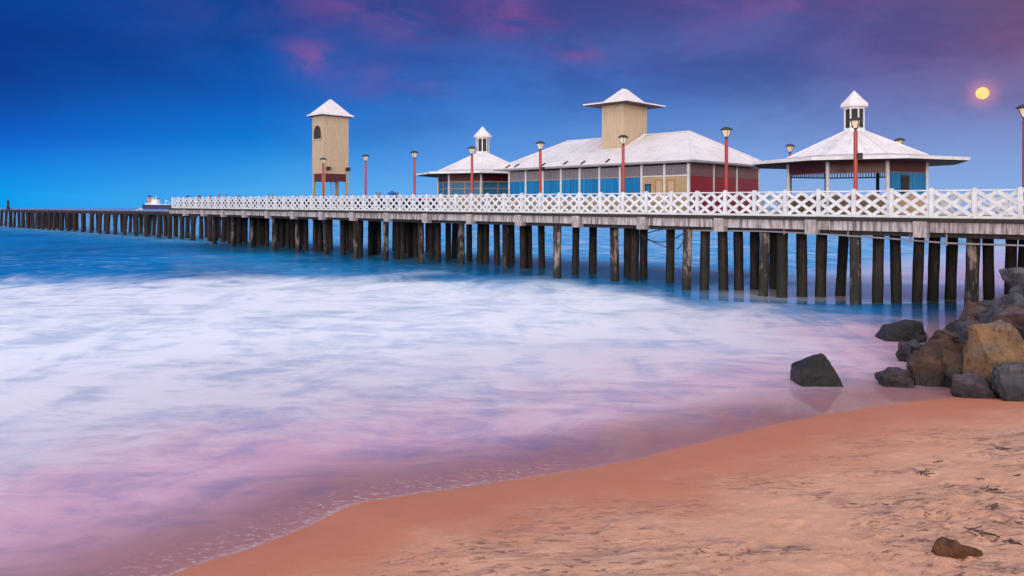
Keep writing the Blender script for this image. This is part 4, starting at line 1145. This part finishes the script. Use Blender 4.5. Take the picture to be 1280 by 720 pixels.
wd = bpy.data.worlds.new('World'); scn.world = wd; wd.use_nodes = True
t = NT(wd.node_tree)
for n_ in list(wd.node_tree.nodes): wd.node_tree.nodes.remove(n_)
tc = t.node('ShaderNodeTexCoord'); g = tc.outputs['Generated']
sx_ = t.node('ShaderNodeSeparateXYZ'); t.put(sx_.inputs[0], g)
x_, y_, z_ = sx_.outputs
hyp = t.math('SQRT', t.math('ADD', t.math('MULTIPLY', x_, x_), t.math('MULTIPLY', y_, y_)))
az = t.math('ARCTAN2', x_, y_)                      # 0 ahead, + right
el = t.math('ARCTAN2', z_, hyp)
wob = t.noise(t.mapping(g, (2,2,7)), 1.0, 4, 0.55)
elw = t.math('ADD', el, t.math('MULTIPLY', t.math('SUBTRACT', wob, 0.5), 0.030))
fe = t.mr(elw, 0.0, R(16), 0, 1)
cols = [  # (azimuth, [(elevation in degrees, colour)])
 (-34, [(0,(0,156,238)),(0.8,(0,152,236)),(3.9,(0,105,210)),(6.7,(0,74,168)),(9.8,(0,56,142)),(12.6,(0,62,150)),(16,(8,58,140))]),
 (-18.6, [(0,(82,170,236)),(1.6,(60,160,234)),(4.5,(14,130,218)),(7.6,(0,98,192)),(11,(2,80,168)),(14.3,(6,67,148)),(16,(14,62,142))]),
 (0,   [(0,(116,178,238)),(2.8,(98,158,230)),(5.5,(78,138,216)),(8.1,(60,118,202)),(12.9,(60,86,164)),(16,(64,72,146))]),
 (18.6,[(0,(138,176,228)),(2.2,(126,165,224)),(4.4,(113,151,216)),(8.9,(78,105,176)),(13,(80,90,158)),(16,(82,80,144))]),
 (34,  [(0,(134,172,226)),(1.8,(130,166,222)),(5.4,(122,134,192)),(9.3,(119,95,144)),(12.5,(104,80,123)),(16,(98,74,118))])]
acc, prev = None, None
for a, cs in cols:
    rc = t.ramp(fe, [(p/16, s2l(c)) for p, c in cs], 'CARDINAL')
    acc = rc if acc is None else t.mix(t.mr(az, R(prev), R(a), 0, 1, False), acc, rc)
    prev = a
front = acc
# pink clouds: soft noise gathered in patches (azimuth, elevation, radii in degrees, strength)
cn = t.noise(t.mapping(g, (13,13,26)), 1.0, 8, 0.62, 0.7)
pink = None
for (px, py, ra_, re_, st) in ((382,66,1.5,1.1,1.0),(404,82,1.5,1.1,0.7),(418,4,3.0,1.3,0.85),(500,32,2.6,1.5,0.6),(612,8,3.6,1.7,1.0),(645,24,2.0,1.0,0.6),(718,66,2.1,0.85,0.95),(474,96,1.6,1.1,0.5),(532,110,2.0,0.8,0.45),(445,116,2.4,0.5,0.25),(672,34,2.6,0.8,0.4),(1000,-6,8,1.4,0.8),(900,50,9,2.0,0.25),(280,20,6,3.0,0.12)):
    a0 = math.atan2(px-640, F); e0 = math.atan2(HOR-py, math.hypot(px-640, F))
    u = t.math('DIVIDE', t.math('SUBTRACT', az, a0), R(ra_)); v = t.math('DIVIDE', t.math('SUBTRACT', el, e0), R(re_))
    q = t.math('ADD', t.math('MULTIPLY', u, u), t.math('MULTIPLY', v, v))
    gss = t.math('MULTIPLY', t.math('EXPONENT', t.math('MULTIPLY', q, -0.9)), st)
    pink = gss if pink is None else t.math('ADD', pink, gss)
pink = t.math('MULTIPLY', t.math('MULTIPLY', pink, 0.40), t.mr(cn, 0.34, 0.62, 0.15, 1.0, True), clamp=True)
front = t.mix(pink, front, s2l((156,86,150)))
mott = t.noise(t.mapping(g, (5,5,13)), 1.0, 6, 0.6, 0.5)
front = t.mix(t.math('MULTIPLY', t.mr(mott, 0.42, 0.62, 0, 0.26, True), t.mr(el, R(3), R(10), 0, 1)), front, s2l((2,44,120)))
# glow round the moon
ma = math.atan2(1228-640, F); me_ = math.atan2(HOR-116.5, math.hypot(1228-640, F))
u = t.math('SUBTRACT', az, ma); v = t.math('SUBTRACT', el, me_)
q = t.math('ADD', t.math('MULTIPLY', u, u), t.math('MULTIPLY', v, v))
glow = t.math('MULTIPLY', t.math('EXPONENT', t.math('MULTIPLY', q, -1.0/(R(0.72)**2))), 0.55)
front = t.mix(glow, front, s2l((240,150,170)))
# higher up and behind: the afterglow that lights the beach
up = t.mr(el, R(14), R(40), 0, 1, True)
high = t.mix(t.mr(az, R(-30), R(30), 0, 1, True), (0.06,0.20,0.55), (0.42,0.30,0.52))
front = t.mix(up, front, high)
back = t.ramp(t.mr(el, 0, R(90)), [(0.0,(1.75,1.50,1.45)),(0.25,(1.45,1.34,1.36)),(0.6,(1.27,1.26,1.44)),(1.0,(1.16,1.26,1.56))])
aaz = t.math('ABSOLUTE', az)
bk = t.mr(aaz, R(48), R(120), 0, 1, True)
bk = t.math('MAXIMUM', bk, t.mr(el, R(35), R(75), 0, 1, True))
skyc = t.mix(bk, front, back)
bg1 = t.node('ShaderNodeBackground'); t.put(bg1.inputs['Color'], skyc); bg1.inputs['Strength'].default_value = 1.0
ns = t.node('ShaderNodeTexSky', sky_type='NISHITA'); ns.sun_disc = False; ns.sun_elevation = R(2.0); ns.sun_rotation = SUN_AZ
bg2 = t.node('ShaderNodeBackground'); t.put(bg2.inputs['Color'], ns.outputs[0]); bg2.inputs['Strength'].default_value = 0.003
ad = t.node('ShaderNodeAddShader'); t.l.new(bg1.outputs[0], ad.inputs[0]); t.l.new(bg2.outputs[0], ad.inputs[1])
wo = t.node('ShaderNodeOutputWorld'); t.l.new(ad.outputs[0], wo.inputs['Surface'])

# ------------------------------------------------------------------ render settings
vs = scn.view_settings
scn.display_settings.display_device = 'sRGB'
vs.view_transform = 'Standard'; vs.look = 'None'; vs.exposure = 0.0; vs.gamma = 1.0; vs.use_curve_mapping = False
scn.cycles.use_denoising = True
scn.cycles.max_bounces = 6; scn.cycles.transparent_max_bounces = 8
scn.cycles.sample_clamp_indirect = 4.0
scn.render.resolution_x, scn.render.resolution_y = 1024, 576
